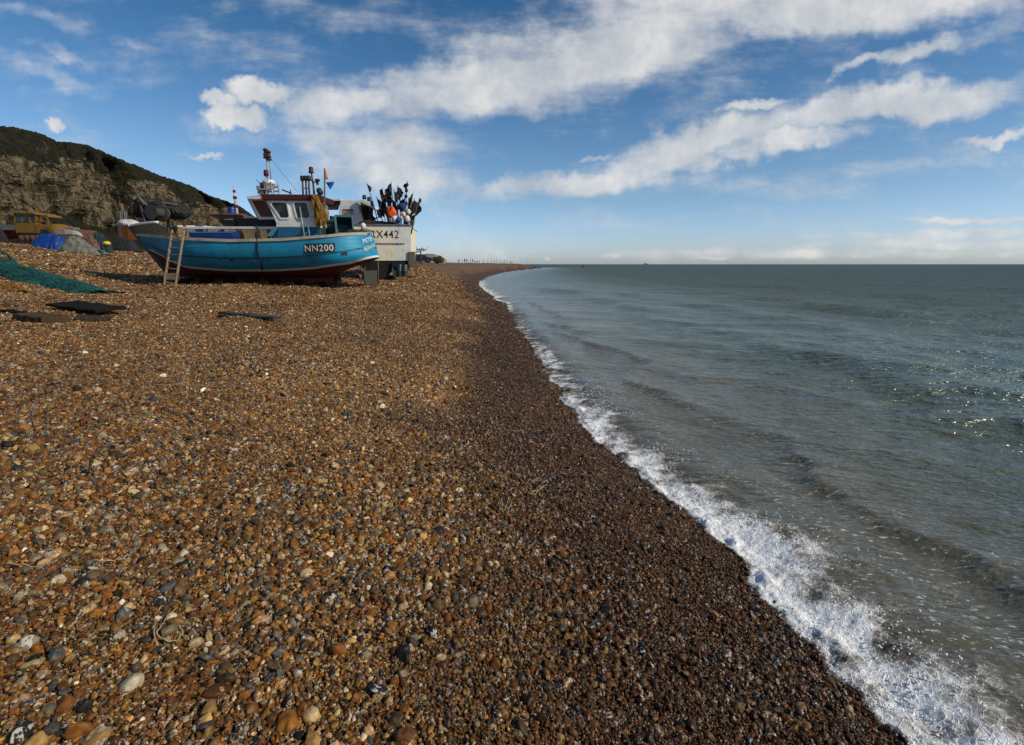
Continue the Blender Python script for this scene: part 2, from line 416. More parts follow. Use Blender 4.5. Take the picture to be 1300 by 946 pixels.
cc = nt.mix(1.0, cc, nt.N('ShaderNodeCombineColor', {0: edge, 1: edge, 2: edge}).outputs[0], 'MULTIPLY')
big = nt.noise(tc, .5, 5, .6); big2 = nt.noise(tc, 2.4, 4, .6)
cc = nt.mix(nt.mr(big, .35, .65, 0, .45), cc, nt.mix(1.0, cc, (.62,.50,.42), 'MULTIPLY'))
cc = nt.mix(nt.mr(big2, .5, .7, 0, .35), cc, nt.mix(1.0, cc, (1.5,1.4,1.25), 'MULTIPLY'))
wet = nt.N('ShaderNodeAttribute', attribute_name='wet').outputs['Fac']
cc = nt.mix(wet, cc, nt.mix(1.0, cc, (.46,.31,.19), 'MULTIPLY'))
grass = nt.N('ShaderNodeAttribute', attribute_name='grass').outputs['Fac']
gcol = nt.ramp(nt.noise(tc, 1.2, 8, .7), [(.3,(.012,.018,.006)),(.55,(.03,.042,.012)),(.75,(.06,.062,.022))])
cc = nt.mix(grass, cc, gcol)
bp = nt.N('ShaderNodeBump', {'Height': nt.math('ADD', nt.math('MULTIPLY', v1.outputs['Distance'], -1.0), nt.math('MULTIPLY', v2.outputs['Distance'], -1.2)), 'Strength': 1.0, 'Distance': .03})
bset(nt, b, col=cc, rough=nt.math('SUBTRACT', .9, nt.math('MULTIPLY', wet, .25)), spec=.25, normal=bp.outputs[0])
dsh = dist_shore(X, Y)
gr = sst(56, 66, dsh+(fbm(X*.1, Y*.1, 31, 4)-.5)*14)*(Y < 600)
beach = grid_obj('beach_ground', np.stack([X, Y, Z], -1), m_sh, {'wet': wet_at(X, Y), 'grass': gr}, closed=True)
tag(beach, 'brown shingle beach rising to the left', kind='structure')
# ---- pebbles
def make_pebbles():
    pts = []
    def ring(r0, r1, med0, cover):
        rm_ = (r0+r1)/2; med = med0*max(1, rm_/7.0)
        dens_ = cover/(math.pi*med*med*1.15)
        area = math.pi*(r1*r1-r0*r0)*(112/360); n = int(dens_*area)
        r = np.sqrt(RNG.uniform(r0*r0, r1*r1, n)); a = R(1)*RNG.uniform(-64, 48, n)
        x = r*np.sin(a); y = r*np.cos(a)
        k = (dist_shore(x, y) > -.55) & (y > .6); x = x[k]; y = y[k]; n = len(x)
        far = max(1, rm_/7.0)
        patch = fbm(x*.7, y*.7, 41, 4)
        sz = med*np.exp(RNG.normal(0, .30, n))
        bigp = .018+.10*sst(.50, .74, patch)+.12*sst(1.2, 4.0, -x)*sst(5, 2, y)
        isb = RNG.random(n) < bigp/far
        sz = np.where(isb, RNG.uniform(.013, .027, n)*max(1, far*.8), sz)
        vb = RNG.random(n) < .003/far; sz = np.where(vb, RNG.uniform(.030, .044, n), sz)
        sz = sz*(1-.18*sst(0,1,wet_at(x,y)))
        return x, y, sz, isb | vb
    rs = np.concatenate([[.9], np.geomspace(1.6, 56, 31)]); X_=[];Y_=[];S_=[];B_=[]
    for i in range(len(rs)-1):
        far = max(1, (rs[i]+rs[i+1])/2/7.0)
        x, y, s_, b_ = ring(rs[i], rs[i+1], .0078, 2.1 if far < 1.3 else (1.6 if far < 2.0 else (1.0 if far < 3.6 else .6))); X_.append(x);Y_.append(y);S_.append(s_);B_.append(b_)
    x = np.concatenate(X_); y = np.concatenate(Y_); s_ = np.concatenate(S_); isb = np.concatenate(B_); n = len(x)
    z = ground_z(x, y)+RNG.uniform(-.35, .75, n)*np.minimum(s_, .02)*.6+np.where(isb, s_*.12, 0)
    me = bpy.data.meshes.new('pebbles'); me.vertices.add(n); me.vertices.foreach_set('co', np.stack([x,y,z],-1).ravel().astype(np.float32))
    def at(nm, typ, key, arr):
        a = me.attributes.new(nm, typ, 'POINT'); a.data.foreach_set(key, arr.ravel().astype(np.float32 if typ != 'INT' else np.int32))
    flat = RNG.uniform(.36, .85, n); el = RNG.uniform(.48, 1.0, n)
    at('scl', 'FLOAT_VECTOR', 'vector', np.stack([s_, s_*el, s_*flat], -1))
    at('rot', 'FLOAT_VECTOR', 'vector', np.stack([RNG.normal(0, .6, n), RNG.normal(0, .6, n), RNG.uniform(0, 6.283, n)], -1))
    at('idx', 'INT', 'value', RNG.integers(0, 8, n))
    # colours of flint shingle
    pal = np.array([(.22,.085,.014),(.125,.048,.011),(.34,.16,.034),(.29,.11,.017),(.17,.084,.026),(.42,.24,.075),(.11,.066,.028),(.14,.115,.075),(.055,.050,.044),(.085,.088,.09),(.018,.015,.012),(.52,.37,.18),(.80,.68,.50),(.32,.25,.15)])
    pw = np.array([16,13,16,7,12,9,10,4,2.5,1.6,5.5,5.5,2.2,3.0]); pw /= pw.sum()
    pb = np.array([11,8,9,6,11,7,9,9,5,4,4,5,1,7.]); pb /= pb.sum()
    ci = np.where(isb, RNG.choice(len(pal), n, p=pb), RNG.choice(len(pal), n, p=pw))
    c = .9*pal[ci]*np.exp(RNG.normal(0, .26, (n,1)))*np.exp(RNG.normal(0, .03, (n,3)))
    zone = fbm(x*.45, y*.45, 61, 4)[:,None]; z2 = fbm(x*1.7, y*1.7, 63, 3)[:,None]; c = c*(.45+.75*zone+.42*z2)*np.array([.88,.86,.79])
    wt = wet_at(x, y); at('wet', 'FLOAT', 'value', wt)
    c = c*(1-wt[:,None]*np.array([.66,.73,.80]))
    at('col', 'FLOAT_VECTOR', 'vector', c)
    ob = bpy.data.objects.new('pebbles', me); COL.objects.link(ob)
    tag(ob, 'loose brown, orange and grey flint pebbles covering the beach', 'pebbles', kind='stuff')
    m, nt, b = newmat('flint')
    ca = nt.N('ShaderNodeAttribute', attribute_type='INSTANCER', attribute_name='col').outputs['Vector']
    wa = nt.N('ShaderNodeAttribute', attribute_type='INSTANCER', attribute_name='wet').outputs['Fac']
    rnd = nt.N('ShaderNodeObjectInfo').outputs['Random']
    o3 = nt.N('ShaderNodeTexCoord').outputs['Object']
    off = nt.vm('ADD', o3, nt.N('ShaderNodeCombineXYZ', {0: nt.math('MULTIPLY', rnd, 91.0), 1: nt.math('MULTIPLY', rnd, 37.0), 2: rnd}).outputs[0]).outputs[0]
    n1 = nt.noise(off, 1.3, 5, .6); n2 = nt.noise(off, 5.5, 4, .7)
    c = nt.mix(nt.mr(n1, .40, .62, 0, .75), ca, nt.mix(1.0, ca, (.50,.42,.38), 'MULTIPLY'))
    c = nt.mix(nt.mr(n2, .58, .75, 0, .25), c, (.38,.28,.16))
    spot = nt.math('GREATER_THAN', nt.math('FRACT', nt.math('MULTIPLY', rnd, 53.0)), .82)
    c = nt.mix(nt.math('MULTIPLY', spot, nt.mr(n1, .52, .58, 0, .8)), c, (.50,.46,.40))
    bp = nt.N('ShaderNodeBump', {'Height': n2, 'Strength': .35, 'Distance': .002})
    bset(nt, b, col=c, rough=nt.math('SUBTRACT', nt.mr(n1, .3, .7, .42, .72), nt.math('MULTIPLY', wa, .2)), normal=bp.outputs[0], spec=.24)
    ng = bpy.data.node_groups.new('pebble_scatter', 'GeometryNodeTree')
    ng.interface.new_socket('Geometry', in_out='INPUT', socket_type='NodeSocketGeometry'); ng.interface.new_socket('Geometry', in_out='OUTPUT', socket_type='NodeSocketGeometry')
    N = ng.nodes.new; Lk = ng.links.new
    gi = N('NodeGroupInput'); go = N('NodeGroupOutput'); ji = N('GeometryNodeJoinGeometry')
    for i in range(8):
        ic = N('GeometryNodeMeshIcoSphere'); ic.inputs['Subdivisions'].default_value = 3; ic.inputs['Radius'].default_value = 1
        sp_ = N('GeometryNodeSetPosition'); tx = N('ShaderNodeTexNoise'); tx.noise_dimensions = '4D'; tx.inputs['W'].default_value = i*5.37
        tx.inputs['Scale'].default_value = (.75,.9,1.1,.8,1.3,.7,1.0,1.2)[i]; tx.inputs['Detail'].default_value = (0,1,2,1,2,0,1,2)[i]
        sb = N('ShaderNodeVectorMath'); sb.operation = 'SUBTRACT'; sb.inputs[1].default_value = (.5,.5,.5)
        sc_ = N('ShaderNodeVectorMath'); sc_.operation = 'SCALE'; sc_.inputs['Scale'].default_value = (1.1,1.5,1.7,1.2,1.6,1.3,1.8,1.4)[i]
        Lk(tx.outputs['Color'], sb.inputs[0]); Lk(sb.outputs[0], sc_.inputs[0]); Lk(sc_.outputs[0], sp_.inputs['Offset']); Lk(ic.outputs['Mesh'], sp_.inputs['Geometry'])
        sm = N('GeometryNodeSetMaterial'); sm.inputs['Material'].default_value = m; Lk(sp_.outputs[0], sm.inputs['Geometry'])
        ss = N('GeometryNodeSetShadeSmooth'); Lk(sm.outputs[0], ss.inputs['Geometry'])
        gi_ = N('GeometryNodeGeometryToInstance'); Lk(ss.outputs[0], gi_.inputs[0]); Lk(gi_.outputs[0], ji.inputs[0])
    ip = N('GeometryNodeInstanceOnPoints'); ip.inputs['Pick Instance'].default_value = True
    Lk(gi.outputs[0], ip.inputs['Points']); Lk(ji.outputs[0], ip.inputs['Instance'])
    def na(nm, typ, sock):
        a = N('GeometryNodeInputNamedAttribute'); a.data_type = typ; a.inputs['Name'].default_value = nm; Lk(a.outputs['Attribute'], sock)
    na('idx', 'INT', ip.inputs['Instance Index']); na('scl', 'FLOAT_VECTOR', ip.inputs['Scale'])
    e2 = N('FunctionNodeEulerToRotation'); na('rot', 'FLOAT_VECTOR', e2.inputs[0]); Lk(e2.outputs[0], ip.inputs['Rotation'])
    Lk(ip.outputs[0], go.inputs[0])
    md = ob.modifiers.new('scatter', 'NODES'); md.node_group = ng
    print('PEBBLES', n)
make_pebbles()
# ================================================================ SEA
_wv = []
for i in range(70):
    lam = .22*(1.075**i)                                   # .22 .. 32 m
    th = (R(246) if lam < 3.5 else R(205))+random.gauss(0, .6 if lam < 3.5 else .4)       # travelling towards the beach
    _wv.append((lam, math.cos(th)*2*math.pi/lam, math.sin(th)*2*math.pi/lam, random.uniform(0, 6.28), .0047*lam**.85*(1 if lam < 4 else (4/lam)**1.2)))
def sea_t(x, y):
    xs = shoreX(y)*1.0; x2 = shoreS(y); t0 = x-xs; bl = sst(.5, 4, t0); return t0*(1-bl)+(x-x2)*bl
def sea_z(x, y, dr=None):
    t = sea_t(x, y); z = np.zeros_like(t); damp = .12+.88*sst(1.5, 6, t)
    for lam, kx, ky, ph, amp in _wv:
        g = 1 if dr is None else sst(1.6, 4.5, lam/np.maximum(dr, 1e-4))
        p = kx*x+ky*y+ph+1.2*vn(x*.35/lam**.5, y*.35/lam**.5, 77)
        s_ = np.sin(p); z = z+g*amp*(1-2*np.sqrt(np.abs(s_*.5+.5)+.002)*.9)*(damp if lam > .8 else (.35+.65*damp))
    def crest(t0, wdt, h, seed, yy=.12):
        o = (fbm(y*yy, y*0, seed, 3)-.5)*3.2*wdt**.6; m_ = .35+1.1*fbm(y*yy*.8+9, y*0, seed+1, 2)
        q = (t-t0-o)/wdt; return h*m_*np.exp(-np.where(q < 0, (q*1.9)**2, q*q*.6))
    near = sst(150, 60, y)
    z = z+near*(crest(1.85, .40, .085, 81, .5)*sst(60, 15, y)+crest(6.6, 1.4, .12, 83)+crest(12, 1.1, .10, 85)+crest(19, 1.5, .15, 87)+crest(30, 2, .18, 89)+crest(46, 2.4, .2, 91))
    # the broken wave running up the shingle
    h = .055+.06*fbm(y*.8, y*0, 95, 3)
    z = z+h*sst(-.10, .62, t)*(1-.85*sst(.75, 1.6, t))
    z = np.where(t < -.02, z-(-t)*.9, z)
    return z
az = np.concatenate([np.linspace(-30, 60, 900, endpoint=False), np.linspace(60, 170, 60)])
rr = np.concatenate([1/np.linspace(1/1.15, 1/1500, 1150, endpoint=False), np.geomspace(1500, 45000, 20)])
A_, R_ = np.meshgrid(R(1)*az, rr); X = R_*np.sin(A_); Y = R_*np.cos(A_)
DR = np.gradient(rr)[:,None]+0*X
T = sea_t(X, Y); Z = sea_z(X, Y, np.maximum(DR, R_*.0018)*1.0)
m_sea, nt, b = newmat('sea_water')
tc = nt.N('ShaderNodeTexCoord').outputs['Object']
ta = nt.N('ShaderNodeAttribute', attribute_name='t').outputs['Fac']
patch = nt.noise(tc, .18, 4, .6)
wc = nt.mix(nt.mr(nt.math('ADD', ta, nt.math('MULTIPLY', patch, 6)), 3, 11), (.108,.096,.064), (.070,.098,.064))
wc = nt.mix(nt.mr(ta, 10, 60), wc, (.046,.076,.058))
wc = nt.mix(nt.mr(patch, .4, .65, 0, .5), wc, nt.mix(1.0, wc, (.7,.78,.8), 'MULTIPLY'))
mp = nt.N('ShaderNodeMapping', {'Vector': tc}); mp.inputs['Rotation'].default_value = (0, 0, R(14)); mp.inputs['Scale'].default_value = (.48, 1, 1)
ridge = lambda n_: nt.math('ABSOLUTE', nt.math('SUBTRACT', n_, .5))
r1 = ridge(nt.noise(mp.outputs[0], 8, 3, .55)); r2 = ridge(nt.noise(mp.outputs[0], 2.2, 4, .55)); r3 = nt.noise(mp.outputs[0], .45, 5, .6)
hh = nt.math('ADD', nt.math('MULTIPLY', r1, -.12), nt.math('ADD', nt.math('MULTIPLY', r2, -.42), nt.math('ADD', nt.math('MULTIPLY', r3, .75), nt.math('MULTIPLY', nt.noise(mp.outputs[0], .11, 5, .6), 1.6))))
bp = nt.N('ShaderNodeBump', {'Height': hh, 'Strength': nt.mr(ta, 0, 8, .30, 1.0), 'Distance': 1.0})
# lacy flecks left on the little wave just off the foam
fa = nt.N('ShaderNodeAttribute', attribute_name='fleck').outputs['Fac']
lace = nt.math('MULTIPLY', nt.mr(nt.noise(mp.outputs[0], 26, 6, .75), .56, .66), nt.mr(nt.math('ADD', nt.noise(tc, 3.2, 6, .7), nt.math('MULTIPLY', fa, .36)), .68, .95, 0, .9))
lace = nt.math('MULTIPLY', lace, nt.mr(fa, 0, .2), clamp=True)
wc = nt.mix(lace, wc, (.72,.72,.70))
bset(nt, b, col=wc, rough=nt.math('ADD', nt.mr(ta, 1, 28, .15, .48), nt.math('MULTIPLY', lace, .5)), ior=1.33, spec=nt.mr(ta, 4, 160, .5, .4), normal=bp.outputs[0], alpha=nt.mr(ta, -.1, .75, .35, 1.0))
fleck = (np.exp(-((T-1.75-(fbm(Y*.5, Y*0, 81, 3)-.5)*1.5)/.55)**2)+.9*sst(1.6,.9,T))*sst(45, 12, Y)
sea = grid_obj('sea', np.stack([X, Y, Z], -1), m_sea, {'t': T, 'fleck': fleck}); tag(sea, 'grey-green choppy sea', kind='structure')
# ---- foam of the broken wave
def make_foam():
    m, nt, b = newmat('sea_foam')
    tc = nt.N('ShaderNodeTexCoord').outputs['Object']
    da = nt.N('ShaderNodeAttribute', attribute_name='dens').outputs['Fac']
    wp = nt.vm('ADD', tc, nt.vm('SCALE', nt.noise(tc, 9, 4, .6, out=1), scale=.10).outputs[0]).outputs[0]
    vo = nt.N('ShaderNodeTexVoronoi', {'Vector': wp, 'Scale': 20.0}, feature='DISTANCE_TO_EDGE').outputs['Distance']
    vo2 = nt.N('ShaderNodeTexVoronoi', {'Vector': wp, 'Scale': 70.0}, feature='DISTANCE_TO_EDGE').outputs['Distance']
    n1 = nt.noise(wp, 3.2, 8, .62); n2 = nt.noise(tc, 38, 3, .6)
    cells = nt.math('ADD', nt.mr(vo, .10, .0, 0, .22), nt.mr(vo2, .12, .0, 0, .08))
    f = nt.math('ADD', nt.math('ADD', nt.math('MULTIPLY', da, 1.0), nt.math('MULTIPLY', nt.math('SUBTRACT', n1, .5), 3.4)), nt.math('ADD', cells, nt.math('MULTIPLY', nt.math('SUBTRACT', n2, .5), .35)))
    al = nt.mr(f, .36, 1.32)
    bp = nt.N('ShaderNodeBump', {'Height': nt.math('ADD', nt.math('MULTIPLY', n2, .6), nt.math('ADD', nt.math('MULTIPLY', n1, 1.0), cells)), 'Strength': .8, 'Distance': .02})
    c = nt.mix(nt.mr(f, .6, 1.45), (.36,.31,.25), (.93,.92,.90))
    bset(nt, b, col=c, rough=.55, alpha=al, normal=bp.outputs[0])
    b.inputs['Subsurface Weight'].default_value = .0
    def strip(ys, ts):
        Yg, Tg = np.meshgrid(ys, ts, indexing='ij')
        Xg = shoreX(Yg)+Tg
        z = sea_z(Xg, Yg)
        gz = ground_z(Xg, Yg)
        wide = (.66+.7*(fbm(Yg*.55, Yg*0, 101, 3)-.5))*np.interp(Yg, [2,4,7,12,20,30,60], [.98,.82,.66,.62,.7,.85,1.5])
        gaps = np.interp(Yg, [0,7,11,17,21,24,26,31,34,62,75,95,200,260,300,340], [1.05,1,.8,.62,.5,.42,.9,1,.9,1,.3,.35,.4,.6,.7,.2])
        dn = sst(-.10, -.01, Tg)*(1-sst(wide*.25, wide*1.55, Tg))*gaps
        dn = dn*(.75+.6*(fbm(Xg*1.6, Yg*1.6, 103, 4)))
        tur = fbm(Xg*5, Yg*5, 105, 5, .6)
        rid = 1-np.abs(fbm(Xg*3, Yg*3, 107, 4)*2-1)
        zz = np.maximum(z, gz-.004*(Tg < .05))+.008+dn*(tur*.05+rid*.03-.025)+np.exp(-((Tg-.05)/.07)**2)*.018*tur*2
        return np.stack([Xg, Yg, zz], -1), dn
    ys = np.concatenate([np.linspace(1.0, 9, 1500, endpoint=False), 1/np.linspace(1/9, 1/34, 500)]); ts = np.concatenate([np.linspace(-.13, 1.7, 190), np.linspace(1.72, 2.3, 20)])
    V, dn = strip(ys, ts)
    o = grid_obj('foam', V, m, {'dens': dn}); tag(o, 'white foam of a small wave breaking along the shingle', 'foam', kind='stuff')
    ys = np.linspace(34, 345, 900); ts = np.linspace(-.25, 3.2, 40)
    V2, dn2 = strip(ys, ts)
    V2[..., 2] += .02
    o2 = grid_obj('foam', V2, m, {'dens': dn2*1.25}); tag(o2, 'white surf edging the far curve of the beach', 'foam', kind='stuff')
    # froth lumps and thrown drops
    n = 9000
    yy = 1.2+10.5*RNG.random(n)**1.5; tt = np.abs(RNG.normal(.0, .34, n))-.05
    xx = shoreX(yy)+tt; i = np.argsort(yy)
    keep = fbm(xx*2.2, yy*2.2, 111, 3) > .47; xx = xx[keep]; yy = yy[keep]; tt = tt[keep]; n = len(xx)
    zz = np.maximum(sea_z(xx, yy), ground_z(xx, yy))+.022+np.abs(RNG.normal(0, .012, n))
    fly = RNG.random(n) < .12; zz = zz+np.where(fly, RNG.exponential(.035, n), 0)
    rad = RNG.uniform(.0025, .008, n)*np.where(fly, .55, 1)
    t = (1+5**.5)/2; ico = np.array([(-1,t,0),(1,t,0),(-1,-t,0),(1,-t,0),(0,-1,t),(0,1,t),(0,-1,-t),(0,1,-t),(t,0,-1),(t,0,1),(-t,0,-1),(-t,0,1)])/math.sqrt(1+t*t)
    fc = np.array([(0,11,5),(0,5,1),(0,1,7),(0,7,10),(0,10,11),(1,5,9),(5,11,4),(11,10,2),(10,7,6),(7,1,8),(3,9,4),(3,4,2),(3,2,6),(3,6,8),(3,8,9),(4,9,5),(2,4,11),(6,2,10),(8,6,7),(9,8,1)])
    Vd = (np.stack([xx,yy,zz],-1)[:,None,:]+ico[None]*rad[:,None,None]*RNG.uniform(.6,1.3,(n,1,3))).reshape(-1,3)
    Fd = (fc[None]+12*np.arange(n)[:,None,None]).reshape(-1,3)
    me = bpy.data.meshes.new('spray'); me.vertices.add(len(Vd)); me.vertices.foreach_set('co', Vd.ravel().astype(np.float32))
    me.loops.add(len(Fd)*3); me.loops.foreach_set('vertex_index', Fd.ravel().astype(np.int32)); me.polygons.add(len(Fd))
    me.polygons.foreach_set('loop_start', np.arange(0, len(Fd)*3, 3, dtype=np.int32)); me.polygons.foreach_set('loop_total', np.full(len(Fd), 3, dtype=np.int32))
    me.polygons.foreach_set('use_smooth', np.full(len(Fd), True)); me.update(calc_edges=True)
    ms, nt, b = newmat('froth'); bset(nt, b, col=(.85,.86,.87), rough=.3)
    me.materials.append(ms); o = bpy.data.objects.new('spray', me); COL.objects.link(o); tag(o, 'white froth and thrown drops along the breaking wave', 'spray', kind='stuff')
make_foam()
# ================================================================ CLIFF
SIL = np.array([(-260,150),(-120,152),(-40,156),(0,160),(20,162),(45,167),(62,174),(72,179),(95,181),(110,184),(140,197),(175,212),(200,222),(215,227),(240,235),(262,247),(290,256),(305,262),(315,269),(326,277),(338,290),(350,306),(362,322)],float)
def make_cliff():
    nc, nr = 1000, 230
    px = np.linspace(-260, 362, nc)
    py = np.interp(px, SIL[:,0], SIL[:,1])+(vn(px*.35, px*0, 201)-.5)*1.6+(vn(px*1.1, px*0, 203)-.5)*1.0
    Yd = np.interp(px, [-260,0,180,322,362], [96,150,225,350,395])
    top = np.array([tuple(P(a, b_, c)) for a, b_, c in zip(px, py, Yd)])
    sdist = np.concatenate([[0], np.cumsum(np.linalg.norm(np.diff(top[:,:2], axis=0), axis=1))])
    r = np.linspace(0, 1, nr)
    zb = 6.0
    S, Rr = np.meshgrid(sdist, r, indexing='ij')
    # height fraction and run-out towards the sea for each row
    hf = np.interp(Rr, [0,.22,.30,.62,.70,.84,1], [0,.16,.24,.66,.74,.88,1]); 
    wob = (fbm(S*.02, Rr*3, 211, 3)-.5)
    run = np.interp(Rr+wob*.10, [-.1,0,.2,.30,.6,.66,.78,.86,1,1.1], [50,42,25,20,15,11,8.5,5,0,0])
    H = (top[:,2]-zb)[:,None]
    Z = zb+hf*H
    nx, ny = .93, -.36
    rock = sst(.17, .30, Rr+wob*.3)*(1-sst(.66, .84, Rr+(fbm(S*.03, S*0, 215, 3)-.5)*.35))
    q = 1-np.abs(fbm(S*.11, Z*.018, 221, 4)*2-1); q2 = fbm(S*.4, Z*.07, 223, 5, .6); led = fbm(S*.02, Z*.55, 225, 4, .6)
    disp = rock*((q-.6)*15+(q2-.5)*5.5+(led-.5)*2.0)+(fbm(S*.05, Z*.05, 227, 5)-.5)*9*np.clip(1-Rr,0,1)**.4*sst(0,.1,Rr)+(fbm(S*.5, Z*.5, 229, 3)-.5)*1.6*sst(1.0,.93,Rr)
    gul = np.clip(.45-fbm(S*.06, Z*.012, 231, 3), 0, 1)*75*sst(1,.8,Rr)*sst(.0,.25,Rr); disp = disp-gul
    off = run*np.clip(H/45, .25, 1)+disp*np.clip(H/38, .2, 1)
    X = top[:,0][:,None]+nx*off; Y = top[:,1][:,None]+ny*off
    slope = np.abs(np.gradient(off, axis=1))/np.maximum(np.gradient(Z, axis=1), .01)
    veg = np.clip((1-rock)*1.15+sst(.9, 2.6, slope)*.8*(1-.0*rock)+(fbm(S*.07, Z*.09, 241, 5)-.55)*2.6*.6+np.where(gul > 3, .25, 0)*1.0, 0, 1)
    V = np.stack([X, Y, Z], -1)
    # land behind the brow
    back = []
    for k, dd in enumerate((4, 12, 30, 80, 200)):
        back.append(np.stack([top[:,0]-nx*dd, top[:,1]-ny*dd, top[:,2]-dd*.05-.3*k], -1)[:,None,:])
    V = np.concatenate([V]+back, 1); vg = np.concatenate([veg, np.ones((nc, 5))], 1)
    m, nt, b = newmat('sandstone_cliff')
    tc = nt.N('ShaderNodeTexCoord').outputs['Object']
    mp = nt.N('ShaderNodeMapping', {'Vector': tc}); mp.inputs['Scale'].default_value = (.12,.12,1.3); st = nt.noise(mp.outputs[0], .9, 6, .7)
    mp2 = nt.N('ShaderNodeMapping', {'Vector': tc}); mp2.inputs['Scale'].default_value = (1,1,.16); vt = nt.noise(mp2.outputs[0], .55, 6, .7)
    fn = nt.noise(tc, 1.6, 7, .7)
    rc = nt.ramp(nt.math('ADD', nt.math('MULTIPLY', st, .62), nt.math('MULTIPLY', fn, .38)), [(.34,(.085,.064,.038)),(.5,(.25,.19,.112)),(.66,(.40,.32,.20))])
    rc = nt.mix(nt.mr(vt, .54, .42, 0, .8), rc, (.04,.035,.026))
    mp3 = nt.N('ShaderNodeMapping', {'Vector': nt.vm('ADD', tc, nt.vm('SCALE', nt.noise(tc, .25, 3, .6, out=1), scale=5.0).outputs[0]).outputs[0]}); mp3.inputs['Scale'].default_value = (.16,.16,.26)
    ck = nt.N('ShaderNodeTexVoronoi', {'Vector': mp3.outputs[0], 'Scale': 1.0}, feature='DISTANCE_TO_EDGE').outputs['Distance']
    ckc = nt.N('ShaderNodeTexVoronoi', {'Vector': mp3.outputs[0], 'Scale': 1.0}).outputs['Color']
    rc = nt.mix(nt.mr(ck, .05, .0, 0, .6), rc, (.022,.020,.016))
    rc = nt.mix(.2, rc, nt.mix(1.0, rc, nt.ramp(nt.N('ShaderNodeSeparateColor', {0: ckc}).outputs[0], [(0,(.45,.44,.42)),(1,(1.5,1.5,1.45))]), 'MULTIPLY'))
    gc = nt.ramp(nt.noise(tc, .5, 9, .72), [(.32,(.008,.008,.004)),(.5,(.026,.024,.010)),(.68,(.055,.044,.020))])
    va = nt.N('ShaderNodeAttribute', attribute_name='veg').outputs['Fac']
    f = nt.mr(nt.math('ADD', va, nt.math('MULTIPLY', nt.math('SUBTRACT', nt.noise(tc, .35, 8, .7), .5), 1.5)), .38, .62)
    bp = nt.N('ShaderNodeBump', {'Height': nt.math('ADD', nt.math('MULTIPLY', nt.mr(ck, 0, .12), .8), nt.math('ADD', fn, nt.math('ADD', st, vt))), 'Strength': 1.0, 'Distance': 1.4})
    bset(nt, b, col=nt.mix(f, rc, gc), rough=.95, normal=bp.outputs[0], spec=.2)
    o = grid_obj('cliff', V, m, {'veg': vg}); tag(o, 'sandstone cliff with scrub, falling towards the sea', kind='structure')
make_cliff()
# ================================================================ BLUE FISHING BOAT
BX = P(325,350,21).x; BY = 21.0; BZ = P(330,361,20.4).z-.05
boat = thing('fishing_boat', 'blue wooden fishing boat with white wheelhouse and number NN200, hauled up on shingle', 'fishing boat', (BX, BY, BZ))
O_ = Vector((BX, BY, BZ))
def L(px, py, Y): return P(px, py, Y)-O_
XS = L(471.5,300,21).x; XB = L(173,295,21).x
def h_b(s):
    if s < .17: a = math.sqrt(max(0, 1-((.17-s)/.17)**2))*1.68
    else: a = 1.68+.12*min(1, (s-.17)/.28)
    if s > .5: a = 1.8*max(0, 1-((s-.5)/.5)**2.5)
    return a
def h_zs(s): return float(np.interp(s, [0,.12,.3,.5,.7,.85,1], [2.04,1.88,1.74,1.70,1.78,1.90,2.02]))
def h_zk(s): return float(np.interp(s, [0,.06,.14,.2,.8,.93,1], [.96,.80,.45,.28,.26,.32,.46]))
def h_zw(s): return float(np.interp(s, [0,.08,.2,.35,.55,.72,.86,1], [1.12,.84,.66,.57,.56,.68,.95,1.42]))
def sm(x): x = max(0, min(1, x)); return x*x*(3-2*x)
def hull(s, z, off=0.0, side=-1):
    zk, zs = h_zk(s), h_zs(s); t = max(0, min(1.3, (z-zk)/(zs-zk)))
    e = sm((s-.62)/.38); es = max(0, 1-s/.2); p = (3.0+7*es)*(1-e)+1.15*e; q = (.8-.25*es)*(1-e)+1.15*e
    tt = min(1, t); f = (1-(1-tt)**p)**q+max(0, t-1)*.12
    x = XS+(XB-XS)*s+1.12*sm((s-.72)/.28)*(1-t)+(.26*min(1, max(0, (zs-z)/(zs-h_zw(s))))-.95*max(0, 1-max(0, z-zk)/max(.02, h_zw(s)-zk))**1.3)*max(0, 1-s/.17)
    return Vector((x, side*(h_b(s)*f+off), z))
SS = [1-math.cos(math.pi/2*i/11) for i in range(12)]; SS = [v*.17 for v in SS]+list(np.linspace(.19, .98, 42))+[.99, 1.0]
def hull_rows(zfa, zfb, n):
    return [lambda s, a=k/n: zfa(s)*(1-a)+zfb(s)*a for k in range(n+1)]
def hull_band(name, zfa, zfb, n, mat, off=0.0, smooth=True, srange=(0, 1), sides=(-1, 1), thick=0, parent=None):
    mb = MB(); ss = [s for s in SS if srange[0]-1e-6 <= s <= srange[1]+1e-6]
    for sd in sides:
        rows = hull_rows(zfa, zfb, n); vs = []; fs = []
        for s in ss:
            for f in rows: vs.append(hull(s, f(s), off, sd))
            if thick:
                for f in reversed(rows): vs.append(hull(s, f(s), off-thick, sd))
        k = (n+1)*(2 if thick else 1)
        for i in range(len(ss)-1):
            for j in range(k-1): fs.append((i*k+j, i*k+j+1, (i+1)*k+j+1, (i+1)*k+j))
            if thick: fs.append((i*k+k-1, i*k, (i+1)*k, (i+1)*k+k-1))
        mb.add(vs, fs)
    return mb.build(name, mat, parent or boat, smooth=smooth, angle=40)
m_hull, nt, b = newmat('boat_blue_hull')
tc = nt.N('ShaderNodeTexCoord').outputs['Object']
mp = nt.N('ShaderNodeMapping', {'Vector': tc}); mp.inputs['Scale'].default_value = (1, 1, .16)
n1 = nt.noise(mp.outputs[0], 3.6, 7, .68); n2 = nt.noise(tc, 1.3, 5, .6); n3 = nt.noise(tc, 22, 4, .6)
